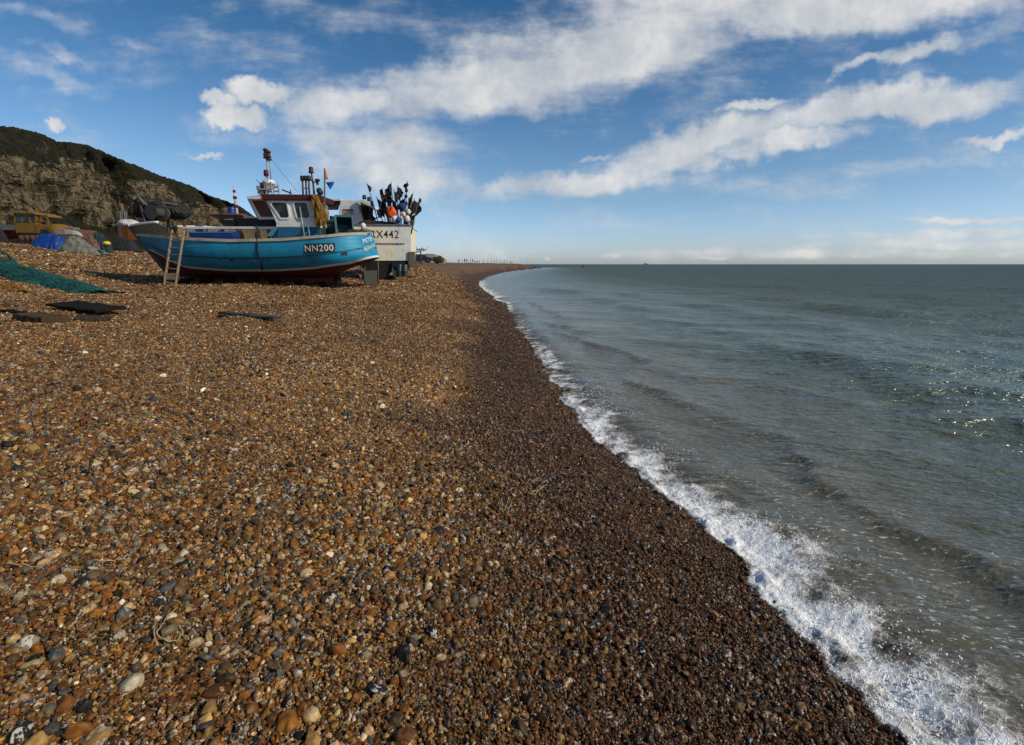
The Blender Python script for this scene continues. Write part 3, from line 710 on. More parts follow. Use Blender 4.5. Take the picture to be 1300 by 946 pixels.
sz = nt.N('ShaderNodeSeparateXYZ', {0: tc})
c = nt.mix(nt.mr(n2, .35, .65, 0, .8), (.006,.25,.42), (.008,.165,.28))
c = nt.mix(nt.mr(n1, .52, .72, 0, .75), c, (.008,.055,.06))
c = nt.mix(nt.mr(n3, .56, .75, 0, .4), c, (.05,.27,.36))
pl = nt.math('FRACT', nt.math('MULTIPLY', sz.outputs[2], 6.2)); seam = nt.math('LESS_THAN', pl, .05)
c = nt.mix(nt.math('MULTIPLY', seam, .45), c, (.004,.05,.07))
bp = nt.N('ShaderNodeBump', {'Height': nt.math('ADD', nt.math('MULTIPLY', seam, -1), n1), 'Strength': .35, 'Distance': .012})
bset(nt, b, col=c, rough=nt.mr(n2, .3, .7, .38, .6), normal=bp.outputs[0])
zw2 = lambda s: h_zw(s)+.075
hull_band('bottom', h_zk, h_zw, 8, M_anti); hull_band('waterline_stripe', h_zw, zw2, 1, M_white, .004)
hl = hull_band('hull', zw2, h_zs, 10, m_hull)
# plated bottom of the shell / keel
hull_band('rubbing_strake', lambda s: h_zw(s)*.57+h_zs(s)*.43-.02, lambda s: h_zw(s)*.57+h_zs(s)*.43+.03, 1, paint('strake_paint', (.006,.07,.10), .6), .02, thick=.03)
mb = MB(); ks = list(np.linspace(.12, .90, 30)); a = [hull(s, h_zk(s)+.04, 0, 1) for s in ks]
mb.prism([Vector((v.x, -.09, v.z+.03)) for v in a]+[Vector((a[-1].x+.55, -.09, .02)), Vector((a[0].x-.05, -.09, .0))], (0,.18,0)); mb.build('keel', M_anti, boat)
# gunwale cap
mb = MB(); vs = []; fs = []
for sd in (-1, 1):
    base = len(vs)
    for s in SS:
        z = h_zs(s); i_ = hull(s, z, 0, sd); bb = abs(i_.y)
        for off, dz in ((.05,-.05),(.05,.05),(-.16,.05),(-.16,-.05)):
            vs.append(Vector((i_.x, sd*max(0, bb+off), z+dz)) if off > 0 or bb > .16 else Vector((i_.x, 0, z+dz)))
    for i in range(len(SS)-1):
        for j in range(4): fs.append((base+i*4+j, base+i*4+(j+1) % 4, base+i*4+4+(j+1) % 4, base+i*4+4+j))
W_cap = paint('worn_cap', (.42,.36,.26), .7, .6, (.16,.10,.05), 5)
mb.add(vs, fs).build('gunwale', W_cap, boat)
hull_band('inner_bulwark', lambda s: h_zs(s)-.62, h_zs, 2, M_tealL, -.09)
# deck
mb = MB(); vs = []; fs = []
for s in SS: 
    v = hull(s, h_zs(s)-.55, -.08, 1); yy = max(.0, v.y); vs += [(v.x, -yy, v.z), (v.x, yy, v.z)]
for i in range(len(SS)-1): fs.append((2*i, 2*i+1, 2*i+3, 2*i+2))
mb.add(vs, fs).build('deck', W_plank, boat)
# raised washboard on the far side and round the bow
up = lambda s: h_zs(s)+.06
def wtop(s): return h_zs(s)+float(np.interp(s, [.4,.46,.8,1], [.62,.66,.56,.36]))
hull_band('washboard', up, wtop, 3, W_ply, -.05, sides=(1,), srange=(.36, 1), thick=.05)
hull_band('washboard', up, lambda s: h_zs(s)+float(np.interp(s, [.74,.82,1], [.30,.52,.36])), 3, W_ply, -.05, sides=(-1,), srange=(.76, 1), thick=.05)
mb = MB(); mb.tube([hull(s, wtop(s), -.07, 1) for s in SS if s > .35], .05, 6); mb.tube([hull(s, wtop(s)-.01, -.07, -1) for s in SS if s > .80], .05, 6)
mb.build('top_rail', M_white, boat, smooth=True)
for s in np.linspace(.40, .95, 8):
    mb = MB(); mb.beam(hull(s, h_zs(s)-.2, -.17, 1), hull(s, wtop(s), -.17, 1), .09, .09); mb.build('stanchion', W_plank, boat)
# near-side white rail ending at the wheelhouse
mb = MB(); mb.beam(L(232,289.5,20.9), L(366,289.5,20.35), .10, .10, mi=0); mb.build('side_rail', M_white, boat, bevel=.015)
for px in (262, 300, 340): 
    mb = MB(); q = L(px, 290, 20.9-(px-232)/134*.55); mb.beam((q.x, q.y, 1.2), q, .07, .07); mb.build('rail_post', W_plank, boat)
# dark canvas dodger forward of the wheelhouse
mb = MB(); pts = [L(296,277.5,21.6), L(335,276.5,21.4), L(350,279,21.2), L(350,290,21.2), L(296,290.5,21.6)]
mb.prism(pts, (0,.08,0)); mb.build('dodger', cloth('dark_canvas', (.05,.04,.03), .9), boat)
mb = MB(); q = L(350,280,21.2); mb.beam((L(340,277,21.4).x, .4, 1.1), L(340,277,21.4), .07,.07); mb.build('dodger_post', W_dark, boat); MB().beam((L(300,277,21.6).x, .6, 1.1), L(300,277,21.6), .07,.07).build('dodger_post', W_dark, boat)
# stem post
mb = MB(); mb.prism([hull(1, z, 0, 1)+Vector((-.09, -.05, 0)) for z in np.linspace(.45, 2.42, 8)]+[hull(1, z, 0, 1)+Vector((.10, -.05, 0)) for z in np.linspace(2.42, .45, 8)], (0,.1,0)); mb.build('stem', paint('stem_paint', (.05,.045,.035), .7, .5), boat)
# rudder, shaft, scupper, straps
mb = MB(); mb.prism([L(461,344,21), L(478,343.5,21), L(479,361,21), L(464,361.5,21)], (0,.06,0)); mb.build('rudder', paint('rudder_paint', (.12,.12,.10), .7, .6), boat, bevel=.01)
mb = MB(); mb.tube([L(463,332,21.03), L(463,362,21.03)], .03, 8); mb.tube([L(480,332,21.03), L(480,361,21.03)], .03, 8); mb.tube([L(448,360.5,21.03), L(481,361.5,21.03)], .03, 8); mb.build('rudder_frame', M_rust, boat, smooth=True)
mb = MB(); mb.tube([L(452,348,21.03), L(458,348.5,21.03)], .05, 10)
for k in range(4):
    a = k*math.pi/2+.4; c0 = L(458,348.5,21.03); mb.prism([c0, c0+Vector((.06, .1*math.cos(a)-.05*math.sin(a), .1*math.sin(a)+.05*math.cos(a))), c0+Vector((.02, .27*math.cos(a), .27*math.sin(a))), c0+Vector((-.04, .14*math.cos(a)+.09*math.sin(a), .14*math.sin(a)-.09*math.cos(a)))], (.02,0,0))
mb.build('propeller', M_rust, boat)
def on_hull(px, py, off=0.0):
    """boat-local point where the near side of the hull shows at this pixel"""
    best = None
    for s in np.linspace(.0, 1, 401):
        q0 = hull(s, 1.5, off, -1)+O_
        # project at trial z
        x, y = q0.x, q0.y
        a, b_, c_ = ray(px, py); z = CZ+c_*y/b_
        q = hull(s, z-BZ, off, -1)+O_; a2 = q.x*b_/q.y
        e = abs(a2-a)
        if best is None or e < best[0]: best = (e, s, z-BZ)
    return best[1], best[2]
# dark scupper ports with rusty runs
for k, (x0, x1, y0, y1) in enumerate([(433.5,440.5,319,324)]):
    vs = []
    for (px, py) in ((x0,y0),(x1,y0),(x1,y1),(x0,y1)):
        s, z = on_hull(px, py); vs.append(hull(s, z, .012, -1))
    mb = MB(); mb.prism(vs, (0,.03,0)); mb.build('scupper', M_black, boat)
m_stain, nt, b = newmat('green_stain'); tc = nt.N('ShaderNodeTexCoord').outputs['Object']
mp = nt.N('ShaderNodeMapping', {'Vector': tc}); mp.inputs['Scale'].default_value = (1,1,.3)
bset(nt, b, col=(.012,.035,.025), rough=.8, alpha=nt.mr(nt.noise(mp.outputs[0], 9, 5, .7), .42, .62, 0, .8))
for k, (x0, x1, y0, y1) in enumerate([(434,442,325,338),(276,282,326,331),(283,291,326,336),(292,296,327,332),(330,335,326,331),(338,344,326,330),(376,381,327,338),(383,392,326,339),(394,400,327,334),(355,363,335,341)]):
    vs = []
    for (px, py) in ((x0,y0),(x1,y0),(x1,y1),(x0,y1)):
        s, z = on_hull(px, py); vs.append(hull(s, z, .008, -1))
    mb = MB(); mb.add(vs, [(0,1,2,3)]); mb.build('stain', m_stain, boat)
# lettering wrapped on the planking
def text_mesh(txt, bold=True, subdiv=2, size=1.0):
    cu = bpy.data.curves.new('t', 'FONT'); cu.body = txt; cu.size = size; cu.resolution_u = 3; cu.offset = .006 if bold else 0; cu.space_character = 1.12
    o = bpy.data.objects.new('t', cu); COL.objects.link(o)
    dg = bpy.context.evaluated_depsgraph_get(); me = bpy.data.meshes.new_from_object(o.evaluated_get(dg))
    vs = [tuple(v.co) for v in me.vertices]; fs = [tuple(p.vertices) for p in me.polygons]
    bpy.data.objects.remove(o); bpy.data.curves.remove(cu); bpy.data.meshes.remove(me)
    xs = [v[0] for v in vs]; ys = [v[1] for v in vs]; x0, x1, y0, y1 = min(xs), max(xs), min(ys), max(ys)
    return [((v[0]-x0)/(x1-x0), (v[1]-y0)/(y1-y0)) for v in vs], fs
def hull_text(name, txt, sa, sb, za0, za1, zb0, zb1, mat, off, parent):
    uvs, fs = text_mesh(txt); vs = []; zm = (za0+za1+zb0+zb1)/4
    tb = np.linspace(sa, sb, 60); pt = [hull(s, zm, off, -1) for s in tb]; ac = np.concatenate([[0], np.cumsum([(pt[i+1]-pt[i]).length for i in range(59)])]); ac /= ac[-1]
    for u, v in uvs:
        s = float(np.interp(u, ac, tb)); z = (za0*(1-u)+zb0*u)*(1-v)+(za1*(1-u)+zb1*u)*v; vs.append(hull(s, z, off, -1))
    return MB().add(vs, fs).build(name, mat, parent)
def hull_patch(name, corners, mat, off, parent, n=10):
    """corners (s,z): lower-left, lower-right, upper-right, upper-left"""
    vs = []; fs = []
    for i in range(n+1):
        u = i/n
        for v in (0, 1):
            a = np.array(corners[0])*(1-u)+np.array(corners[1])*u; c_ = np.array(corners[3])*(1-u)+np.array(corners[2])*u; q = a*(1-v)+c_*v
            vs.append(hull(q[0], q[1], off, -1))
    for i in range(n): fs.append((2*i, 2*i+1, 2*i+3, 2*i+2))
    return MB().add(vs, fs).build(name, mat, parent)
c4 = [on_hull(386.5,321.5), on_hull(425.5,320), on_hull(425.5,308.6), on_hull(386.5,309.8)]
pl = hull_patch('number_plate', c4, M_black, .022, boat)
t0 = [on_hull(388.2,319.8), on_hull(424,318.5), on_hull(424,310.3), on_hull(388.2,311.4)]
hull_text('lettering', 'NN200', t0[0][0], t0[1][0], t0[0][1], t0[3][1], t0[1][1], t0[2][1], M_letter, .030, pl)
a, b_ = on_hull(461.5,309), on_hull(475.2,304.5); hull_text('lettering', 'PETER', a[0], b_[0], a[1], a[1]+.15, b_[1], b_[1]+.15, M_letter, .025, boat)
a, b_ = on_hull(462.5,319), on_hull(476.0,313.5); hull_text('lettering', 'NEWHAVEN', a[0], b_[0], a[1], a[1]+.15, b_[1], b_[1]+.15, M_letter, .035, boat)
a, b_ = on_hull(195,318), on_hull(213.5,327); hull_text('lettering', 'NN200', a[0], b_[0], a[1], a[1]+.25, b_[1], b_[1]+.25, paint('dull_lettering', (.30,.30,.27), .7, .6), .012, boat)
# ---- wheelhouse
YN = 20.1
wh = MB()
def ppoly(pts, Y): return [L(px, py, Y) for px, py in pts]
wh.prism(ppoly([(399,254),(404,288.5),(352.5,288.5),(338,254)], YN), (0,1.45,0)); wh = wh.build('wheelhouse', M_white, boat, bevel=.02)
mb = MB(); mb.prism(ppoly([(402.5,288.5),(403.5,308),(344,308),(352,288.5)], YN-.012), (0,1.47,0)); mb.build('lower_house', paint('house_blue', (.01,.11,.21), .45, .45, (.02,.05,.06)), wh, bevel=.02)
mb = MB(); mb.prism(ppoly([(353,289),(345,300),(336,300),(350,289)], YN-.1), (0,1.6,0)); mb.build('front_ledge', M_tealL, wh)
mb = MB(); mb.prism(ppoly([(330,246.2),(405,247.2),(403.5,254.3),(333,254)], YN-.12), (0,1.75,0)); mb.build('roof', M_red, wh, bevel=.03)
def window(name, poly, Y, parent, frame=.045, fm=None, gm=None):
    c = sum((Vector((p[0], p[1], 0)) for p in poly), Vector())/len(poly)
    out = [L(px, py, Y) for px, py in poly]; cc = sum(out, Vector())/len(out)
    inn = [p+(cc-p).normalized()*frame*1.6 for p in out]
    f = MB().ring([p+Vector((0,-.03,0)) for p in out], [p+Vector((0,-.03,0)) for p in inn], (0,.03,0)).build(name, fm or M_white, parent)
    MB().prism([p+Vector((0,-.012,0)) for p in inn], (0,.01,0)).build('pane', gm or M_glass, f); return f
def rounded(x0t, x1t, x0b, x1b, yt, yb, r=.16):
    pts = []
    for (ax, ay, sx, sy) in ((x1t, yt, -1, 1), (x1b, yb, -1, -1), (x0b, yb, 1, -1), (x0t, yt, 1, 1)):
        pts.append((ax, ay, sx, sy))
    out = []; w_ = (x1t-x0t)*r; h_ = (yb-yt)*r
    for i, (ax, ay, sx, sy) in enumerate(pts):
        a, b_ = ((ax+sx*w_, ay), (ax, ay+sy*h_)) if i in (0, 2) else ((ax, ay+sy*h_), (ax+sx*w_, ay))
        m_ = (ax+sx*w_*.3, ay+sy*h_*.3); out += [a, m_, b_]
    return out
window('window', rounded(343,366,353.5,369,255.3,278.8), YN, wh)
window('window', rounded(371.5,392,375.5,395.5,255.3,278.8), YN, wh)
# aft side window facing the stern
xr = L(402,270,YN).x
mb = MB(); 
for (y0, y1) in ((.25,.65),(.85,1.25)):
    mb.box((xr+.01, L(402,270,YN).y+ (y0+y1)/2, L(402,268,YN).z), (.02, y1-y0, .5), rot=(0,0,0))
mb.build('aft_window', M_glass, wh)
# raked shelter in front of the wheelhouse
mb = MB(); mb.prism(ppoly([(317,254),(338,254),(351.5,277),(329.5,277)], 20.55), (0,.05,0)); sh = mb.build('shelter_side', paint('maroon_panel', (.16,.03,.018), .6, .4), boat)
mb = MB(); o4 = ppoly([(315.5,252.5),(338.5,252.5),(353.5,278.6),(328,278.6)], 20.53); i4 = ppoly([(319.5,255),(336.5,255),(348.8,275.4),(331,275.4)], 20.53); mb.ring(o4, i4, (0,.08,0)); mb.build('shelter_frame', M_white, sh)
mb = MB(); mb.prism(ppoly([(312.5,249),(331,247.3),(333.5,253.5),(314,253)], 20.3), (0,1.5,0)); mb.build('shelter_roof', M_white, boat, bevel=.02)
mb = MB(); mb.prism(ppoly([(314,253),(320,253),(331,278),(327,278)], 21.7), (0,.05,0)); mb.build('shelter_post', M_grey, boat)
# thin leaning pole in front of the wheelhouse
mb = MB(); mb.tube([L(380.5,263,19.6), L(387,304,19.45)], .028, 7); mb.build('boat_hook', M_steel, boat, smooth=True)
# bracket ironwork on the blue side
mb = MB(); mb.tube([L(385,291,19.9), L(391,286.5,19.9), L(392,294,19.9), L(387,296,19.9), L(390,303,19.9)], .03, 6); mb.tube([L(392,292,19.9), L(393,304,19.9)], .035, 6); mb.build('winch_bracket', M_tealL, boat, smooth=True)
# ---- roof gear: radar arch, twin masts with lamps
rg = MB()
for (a, b_) in (((330,247),(332,234)),((346,247),(344,231)),((333,236),(344,234)),((331,241),(346,240)),((334,234),(340,229)),((338,247),(338,230))):
    for dy in (0, .6): rg.tube([L(*a, 20.3)+Vector((0,dy,0)), L(*b_, 20.3)+Vector((0,dy,0))], .03, 6)
rg.box(L(337,240,20.5), (.42,.6,.16)); rg.box(L(333,244,20.4), (.22,.3,.14), rot=(.2,.3,0))
arch = rg.build('radar_arch', M_steel, boat)
mb = MB(); mb.lathe([(.02,-.09),(.21,-.08),(.24,0),(.2,.09),(.02,.12)], L(341.5,232,20.5), 16); mb.build('radar_dome', M_white, arch, smooth=True)
mb = MB(); mb.lathe([(.03,-.12),(.12,-.10),(.13,.1),(.03,.13)], L(334.5,236,20.3), 12); mb.build('speaker_horn', M_black, arch, smooth=True)
for k, (b0, b1) in enumerate((((339.8,231),(338.6,199)),((344,232),(342,198)))):
    mb = MB(); mb.tube([L(*b0,20.6), L(*b1,20.6)], .022, 7); mt = mb.build('mast', M_steel, boat, smooth=True)
    mb = MB(); c0 = L(*((337.2,193.5),(340.8,196))[k],20.6); mb.lathe([(.05,-.13),(.095,-.12),(.095,-.05),(.07,-.04),(.07,.05),(.095,.06),(.085,.13),(.03,.15)], c0, 10); mb.build('navigation_lamp', M_red, mt, smooth=True)
    mb = MB(); mb.lathe([(.05,-.05),(.1,-.03),(.1,.03),(.05,.05)], c0+Vector((0,0,-.19)), 10); mb.build('lamp_bracket', M_black, mt, smooth=True)
mb = MB(); mb.tube([L(337.8,246,20.4), L(337.6,219,20.4)], .02, 6); mt = mb.build('mast', M_steel, boat, smooth=True)
mb = MB(); mb.lathe([(.04,-.12),(.09,-.10),(.09,.1),(.04,.13)], L(337.8,220,20.4), 10); mb.build('navigation_lamp', M_red, mt, smooth=True)
mb = MB(); mb.tube([L(325,228,20.5), L(333,236,20.5)], .012, 5); mb.build('whip_aerial', M_black, boat)
mb = MB(); mb.tube([L(342,199,20.6), L(360,222,20.5), L(377,243,20.4)], .006, 4); mb.build('stay_wire', M_black, boat)
mb = MB(); mb.beam(L(358,241,20.5), L(370,245.5,20.5), .07,.05); mb.tube([L(368,247,20.5), L(369,241,20.5)], .02, 5); mb.build('wiper_motor', M_black, boat)
# exhausts
ex = MB()
for px in (384, 388.3, 392): 
    mb = MB(); mb.tube([L(px+.8,248,20.7), L(px,228,20.7)], .038, 8); e = mb.build('exhaust_pipe', M_rust, boat, smooth=True)
    mb = MB(); mb.lathe([(.06,-.08),(.09,-.07),(.09,.09),(.05,.11)], L(px,226.8,20.7), 10); mb.build('exhaust_cap', M_black, e, smooth=True)
mb = MB(); mb.tube([L(383.5,239,20.7), L(393,239.5,20.7)], .018, 6); mb.build('pipe_brace', M_rust, boat)
mb = MB(); mb.tube([L(399,248,20.8), L(397.5,232,20.8), L(395.3,220,20.8)], [.045,.038,.03], 8); mt = mb.build('mast', M_rust, boat, smooth=True)
mb = MB(); mb.lathe([(.05,-.05),(.1,-.04),(.1,.02),(.085,.03),(.085,.17),(.05,.2)], L(395,218.5,20.8), 12); mb.build('navigation_lamp', M_red, mt, smooth=True)
mb = MB(); mb.tube([L(394.5,228,20.8), L(396.5,231,20.8), L(403,231.6,20.8), L(403.2,229,20.8)], .022, 6); mb.build('cross_arm', M_rust, mt, smooth=True)
mb = MB(); mb.box(L(403,229,20.8), (.15,.16,.1)); mb.box(L(403,233,20.8), (.08,.08,.1)); mb.build('deck_light', M_black, mt, bevel=.01)
mb = MB(); mb.lathe([(.02,-.07),(.13,-.06),(.16,.02),(.12,.1),(.02,.12)], M=Matrix.Translation(L(405.5,243.5,20.7)) @ Euler((0,R(70),0)).to_matrix().to_4x4(), n=14); mb.tube([L(402,249,20.7), L(405,245,20.7)], .025, 6); mb.build('floodlight', M_black, boat, smooth=True)
# aft gallows frame by the wheelhouse
mb = MB(); mb.beam(L(412,306,20.6), L(409,250,20.6), .10, .10); mb.beam(L(412,306,22.0), L(409,250,22.0), .10,.10); mb.beam(L(409,251,20.55), L(409,251,22.05), .1,.1); mb.beam(L(396,249,20.6), L(410,250,20.6), .07,.07); mb.build('gallows', W_plank, boat)
# mooring rope hanging down the side
mb = MB(); mb.tube([L(326.5,286,19.15)]+[hull(*on_hull(px, py), .03, -1) for px, py in ((326.8,306),(327.2,318),(329,326),(332,334),(333.5,343))], .028, 6); mb.build('side_rope', cloth('dark_rope', (.012,.025,.025), .9), boat, smooth=True)
# fore gallows with trawl blocks
mb = MB()
for a, b_ in (((213,300),(214,270)),((236,300),(233,276)),((214,271),(233,276)),((186,283),(178,257)),((178,257),(205,276))): mb.beam(L(*a,21.2), L(*b_,21.2), .09,.09)
mb.build('fore_gallows', M_rust, boat)
mb = MB(); mb.tube([L(205,276,21.1), L(188,262,21.1), L(176,250,21.1)], .02, 6); mb.tube([L(188,262,21.1), L(181,270,21.1), L(184,281,21.1)], .02, 6); mb.build('rigging', M_steel, boat)
# net drum with black trawl bundle: rests on the boat
nd = thing('net_drum', 'black net roller with folded dark trawl gear on the bow of the blue boat', 'net drum', L(215,268,21.2)+O_)
def LL(px, py, Y): return P(px, py, Y)-(L(215,268,21.2)+O_)
mb = MB(); Mx = Matrix.Translation(LL(206,270.5,20.9)) @ Euler((R(90),0,R(-14))).to_matrix().to_4x4()
mb.lathe([(.12,-.05),(.34,-.05),(.34,.02),(.30,.04),(.18,.05),(.16,.3),(.30,.5),(.02,.5)], M=Mx, n=22); mb.build('roller_flange', paint('grey_rubber', (.05,.047,.042), .8), nd, smooth=True, angle=40)
m_bk = cloth('black_netting', (.012,.013,.014), .85, 7, 1.0)
mb = MB(); mb.ell(LL(222,268,21.3), (.62,.42,.34), 26, 14, amp=.16, seed=3); mb.ell(LL(203,263,21.4), (.52,.38,.24), 24, 12, amp=.2, seed=5); mb.ell(LL(195,272,21.4), (.45,.35,.26), 24, 12, amp=.22, seed=9); mb.ell(LL(230,272,21.2), (.26,.3,.22), 18, 10, amp=.2, seed=12); mb.ell(LL(180,263,21.5), (.30,.3,.42), 18, 10, amp=.25, seed=15); mb.build('trawl_bundle', m_bk, nd, smooth=True)
mb = MB(); 
for k in range(9):
    a = random.uniform(0, 6.28); pts = [LL(184+k*5.5, 262+4*math.sin(a+j), 20.85)+Vector((j*.12, .03*math.sin(j*2+a), -.07*j+.08*math.sin(j*1.3+a))) for j in range(5)]; mb.tube(pts, .014, 5)
mb.build('hanging_rope', cloth('old_rope', (.10,.085,.06), .9), nd, smooth=True)
mb = MB(); mb.beam(LL(207,257,21), LL(224,259.5,21), .10, .05); mb.build('batten', W_pale, nd)
# ---- things on deck
def bin_(px0, px1, py0, py1, Y, label, tip):
    c = P((px0+px1)/2, py1, Y); w_ = (P(px1,py1,Y)-P(px0,py1,Y)).x; h_ = (P(px0,py0,Y)-P(px0,py1,Y)).z
    t = thing('fish_bin', label, 'bin', c, (0, 0, 0), 'fish bins on the stern deck of the blue boat')
    o = [(-w_/2,-.38),(w_/2,-.38),(w_/2,.38),(-w_/2,.38)]
    Mt = Matrix.Translation((0,0,h_/2)) @ Euler(tip).to_matrix().to_4x4()
    def ringz(sc, z): return [Mt @ Vector((x*sc, y*sc, z)) for x, y in o]
    vs = ringz(.86,-h_/2)+ringz(1,h_/2)+ringz(1.07,h_/2)+ringz(1.07,h_/2+.05)+ringz(.95,h_/2+.05)+ringz(.80,-h_/2+.04)
    fs = [(3,2,1,0)]
    for k in range(5): fs += [(4*k+i, 4*k+(i+1) % 4, 4*k+4+(i+1) % 4, 4*k+4+i) for i in range(4)]
    fs.append((20,21,22,23))
    m2 = MB(); m2.add(vs, fs); m2.build('bin_body', M_bin, t, bevel=.015)
    m2 = MB()
    for i in range(4): m2.beam(Mt @ Vector((o[i][0]*1.1, o[i][1]*1.1, h_/2+.02)), Mt @ Vector((o[(i+1) % 4][0]*1.1, o[(i+1) % 4][1]*1.1, h_/2+.02)), .05, .07)
    m2.build('bin_rim', paint('bin_rim', (.02,.095,.12), .4), t); return t
bin_(415,432,282,303,21.4,'dark teal fish bin standing upright on the stern deck', (0,0,.1))
t = bin_(427,446,281,301,20.9,'teal fish bin tipped on its side showing its dark inside', (R(72),0,.45))
bin_(416,428,277,286,22.3,'navy fish bin furthest back behind the other bins', (0,0,-.2))
def pile(name, label, cat, px, py, Y, r, mat, seed, n=14, rr=.02, group=None, body=True, th=.6):
    c = P(px, py, Y); t = thing(name, label, cat, c, group=group); rd = random.Random(seed)
    if body: MB().ell((0,0,r[2]*.2), (r[0]*.85, r[1]*.85, r[2]*.7), 22, 10, amp=.2, seed=seed).build('heap', mat, t, smooth=True)
    mb = MB()
    for k in range(n):
        a = rd.uniform(0, 6.28); ra = rd.uniform(.4, 1); ph = rd.uniform(0, 6.28); pts = []
        for j in range(14):
            q = a+j*.42; pts.append((r[0]*ra*math.cos(q)*(1+.15*math.sin(j*1.7+ph)), r[1]*ra*math.sin(q)*(1+.15*math.cos(j*1.3+ph)), max(0, r[2]*(1.05-ra*.75)+.03*math.sin(j+ph))))
        mb.tube(pts, rr, 5)
    mb.build('coils', mat, t, smooth=True); return t
pile('rope_pile', 'straw coloured rope heap beside the bins on the stern', 'rope pile', 437, 302, 20.3, (.55,.35,.22), cloth('straw_rope', (.22,.17,.08), .9), 4)
pile('rope_pile', 'dark green netting and rope at the very stern', 'rope pile', 452, 300, 20.7, (.50,.4,.30), cloth('dark_green_rope', (.025,.045,.035), .9), 8, 18)
pile('rope_pile', 'grey rope heaped low against the stern gunwale', 'rope pile', 463, 297, 21.1, (.30,.3,.22), cloth('grey_rope', (.17,.16,.14), .9), 9, 12)
t = thing('round_buoy', 'white round float lying on ropes at the stern', 'buoy', P(461,287,21.1)); MB().ell((0,0,0), (.11,.11,.13), 14, 9).build('float', M_white, t, smooth=True); MB().tube([(0,0,-.12),(.03,0,-.2)], .025, 6).build('eye', M_black, t)
t = thing('round_buoy', 'tan round float hanging by the flag pole behind the wheelhouse', 'buoy', P(413,270,20.6)); MB().ell((0,0,0), (.15,.15,.19), 14, 9).build('float', paint('tan_float', (.30,.2,.1), .6), t, smooth=True); MB().tube([(0,0,.16),(0,0,.38)], .015, 5).build('lanyard', M_black, t)
# blue fish box amidships
c = P(273,303,20.2); t = thing('fish_box', 'low blue fish box on deck behind the gunwale amidships', 'box', c)
mb = MB(); mb.ring([(-.82,-.3,.05),(.82,-.3,.05),(.82,.3,.05),(-.82,.3,.05)], [(-.76,-.24,.05),(.76,-.24,.05),(.76,.24,.05),(-.76,.24,.05)], (0,0,.2)); mb.box((0,0,-.02), (1.64,.6,.12)); mb.build('box_body', M_blueP, t, bevel=.01)
MB().box((0,-.31,.22), (1.7,.03,.05)).build('rim', paint('light_blue_rim', (.03,.16,.5), .4), t)
# mustard net hung on the wheelhouse corner
m_mu = cloth('mustard_net', (.27,.14,.012), .9, 9, 1.0)
c = P(404,247,20.0); t = thing('hanging_net', 'mustard yellow fishing net draped over the aft corner of the wheelhouse', 'net', c)
vs = []; fs = []; n_, m_ = 34, 14
for i in range(n_):
    u = i/(n_-1)
    for j in range(m_):
        v = j/(m_-1); lo, hi = np.interp(u, [0,.12,.3,.6,1], [395,396,398,400,402]), np.interp(u, [0,.12,.3,.6,1], [400,403,406,410,412])
        px = lo+(hi-lo)*v; py = 247.5+43*u*(1-.25*abs(v-.4)+.08*math.sin(9*v))
        p = P(px, py, 19.95)-c; p.y += .10*math.sin(v*19+u*5)+.05*math.sin(u*13+v*8); vs.append(p)
for i in range(n_-1):
    for j in range(m_-1): fs.append((i*m_+j, i*m_+j+1, (i+1)*m_+j+1, (i+1)*m_+j))
o = MB().add(vs, fs).build('netting', m_mu, t, smooth=True); md = o.modifiers.new('s', 'SOLIDIFY'); md.thickness = .05
mb = MB()
for k in range(10):
    v = k/9; mb.tube([P(396+5*v+i*1.5*(.6+v*.8)+.6*math.sin(i+k), 247+5.2*i*(1-.08*k % 3*.3), 19.86)-c for i in range(9)], .02, 5)
mb.build('cords', cloth('mustard_cord', (.32,.18,.02), .9), t, smooth=True)
# flag pole with orange and blue flags
c = P(412.3,304,20.2); t = thing('flag_pole', 'wooden marker pole flying an orange flag above a blue pennant', 'flag pole', c)
MB().tube([(0,0,0), P(412.0,213.5,20.2)-c], [.04,.028], 8).build('pole', W_plank, t, smooth=True)
def flag_cloth(pts, mat, parent, name='flag', sub=6, amp=.03):
    """quad patch given by four corners, rippled"""
    a, b_, c_, d_ = [Vector(p) for p in pts]; vs = []; fs = []
    for i in range(sub+1):
        for j in range(sub+1):
            u, v = i/sub, j/sub; p = (a*(1-u)+b_*u)*(1-v)+(d_*(1-u)+c_*u)*v; p = p+Vector((0, amp*math.sin(u*6+v*4), 0)); vs.append(p)
    for i in range(sub):
        for j in range(sub): k = i*(sub+1)+j; fs.append((k, k+1, k+sub+2, k+sub+1))
    o = MB().add(vs, fs).build(name, mat, parent, smooth=True); md = o.modifiers.new('s', 'SOLIDIFY'); md.thickness = .006; return o
flag_cloth([P(412.5,216,20.2)-c, P(413.5,216.5,20.2)-c, P(416.3,227,20.2)-c, P(412.6,228.5,20.2)-c], cloth('orange_cloth', (.75,.22,.05), .8), t)
flag_cloth([P(413,231.3,20.2)-c, P(424.5,231,20.2)-c, P(420,240,20.2)-c, P(419,240,20.2)-c], cloth('blue_cloth', (.01,.09,.45), .8), t, 'pennant')
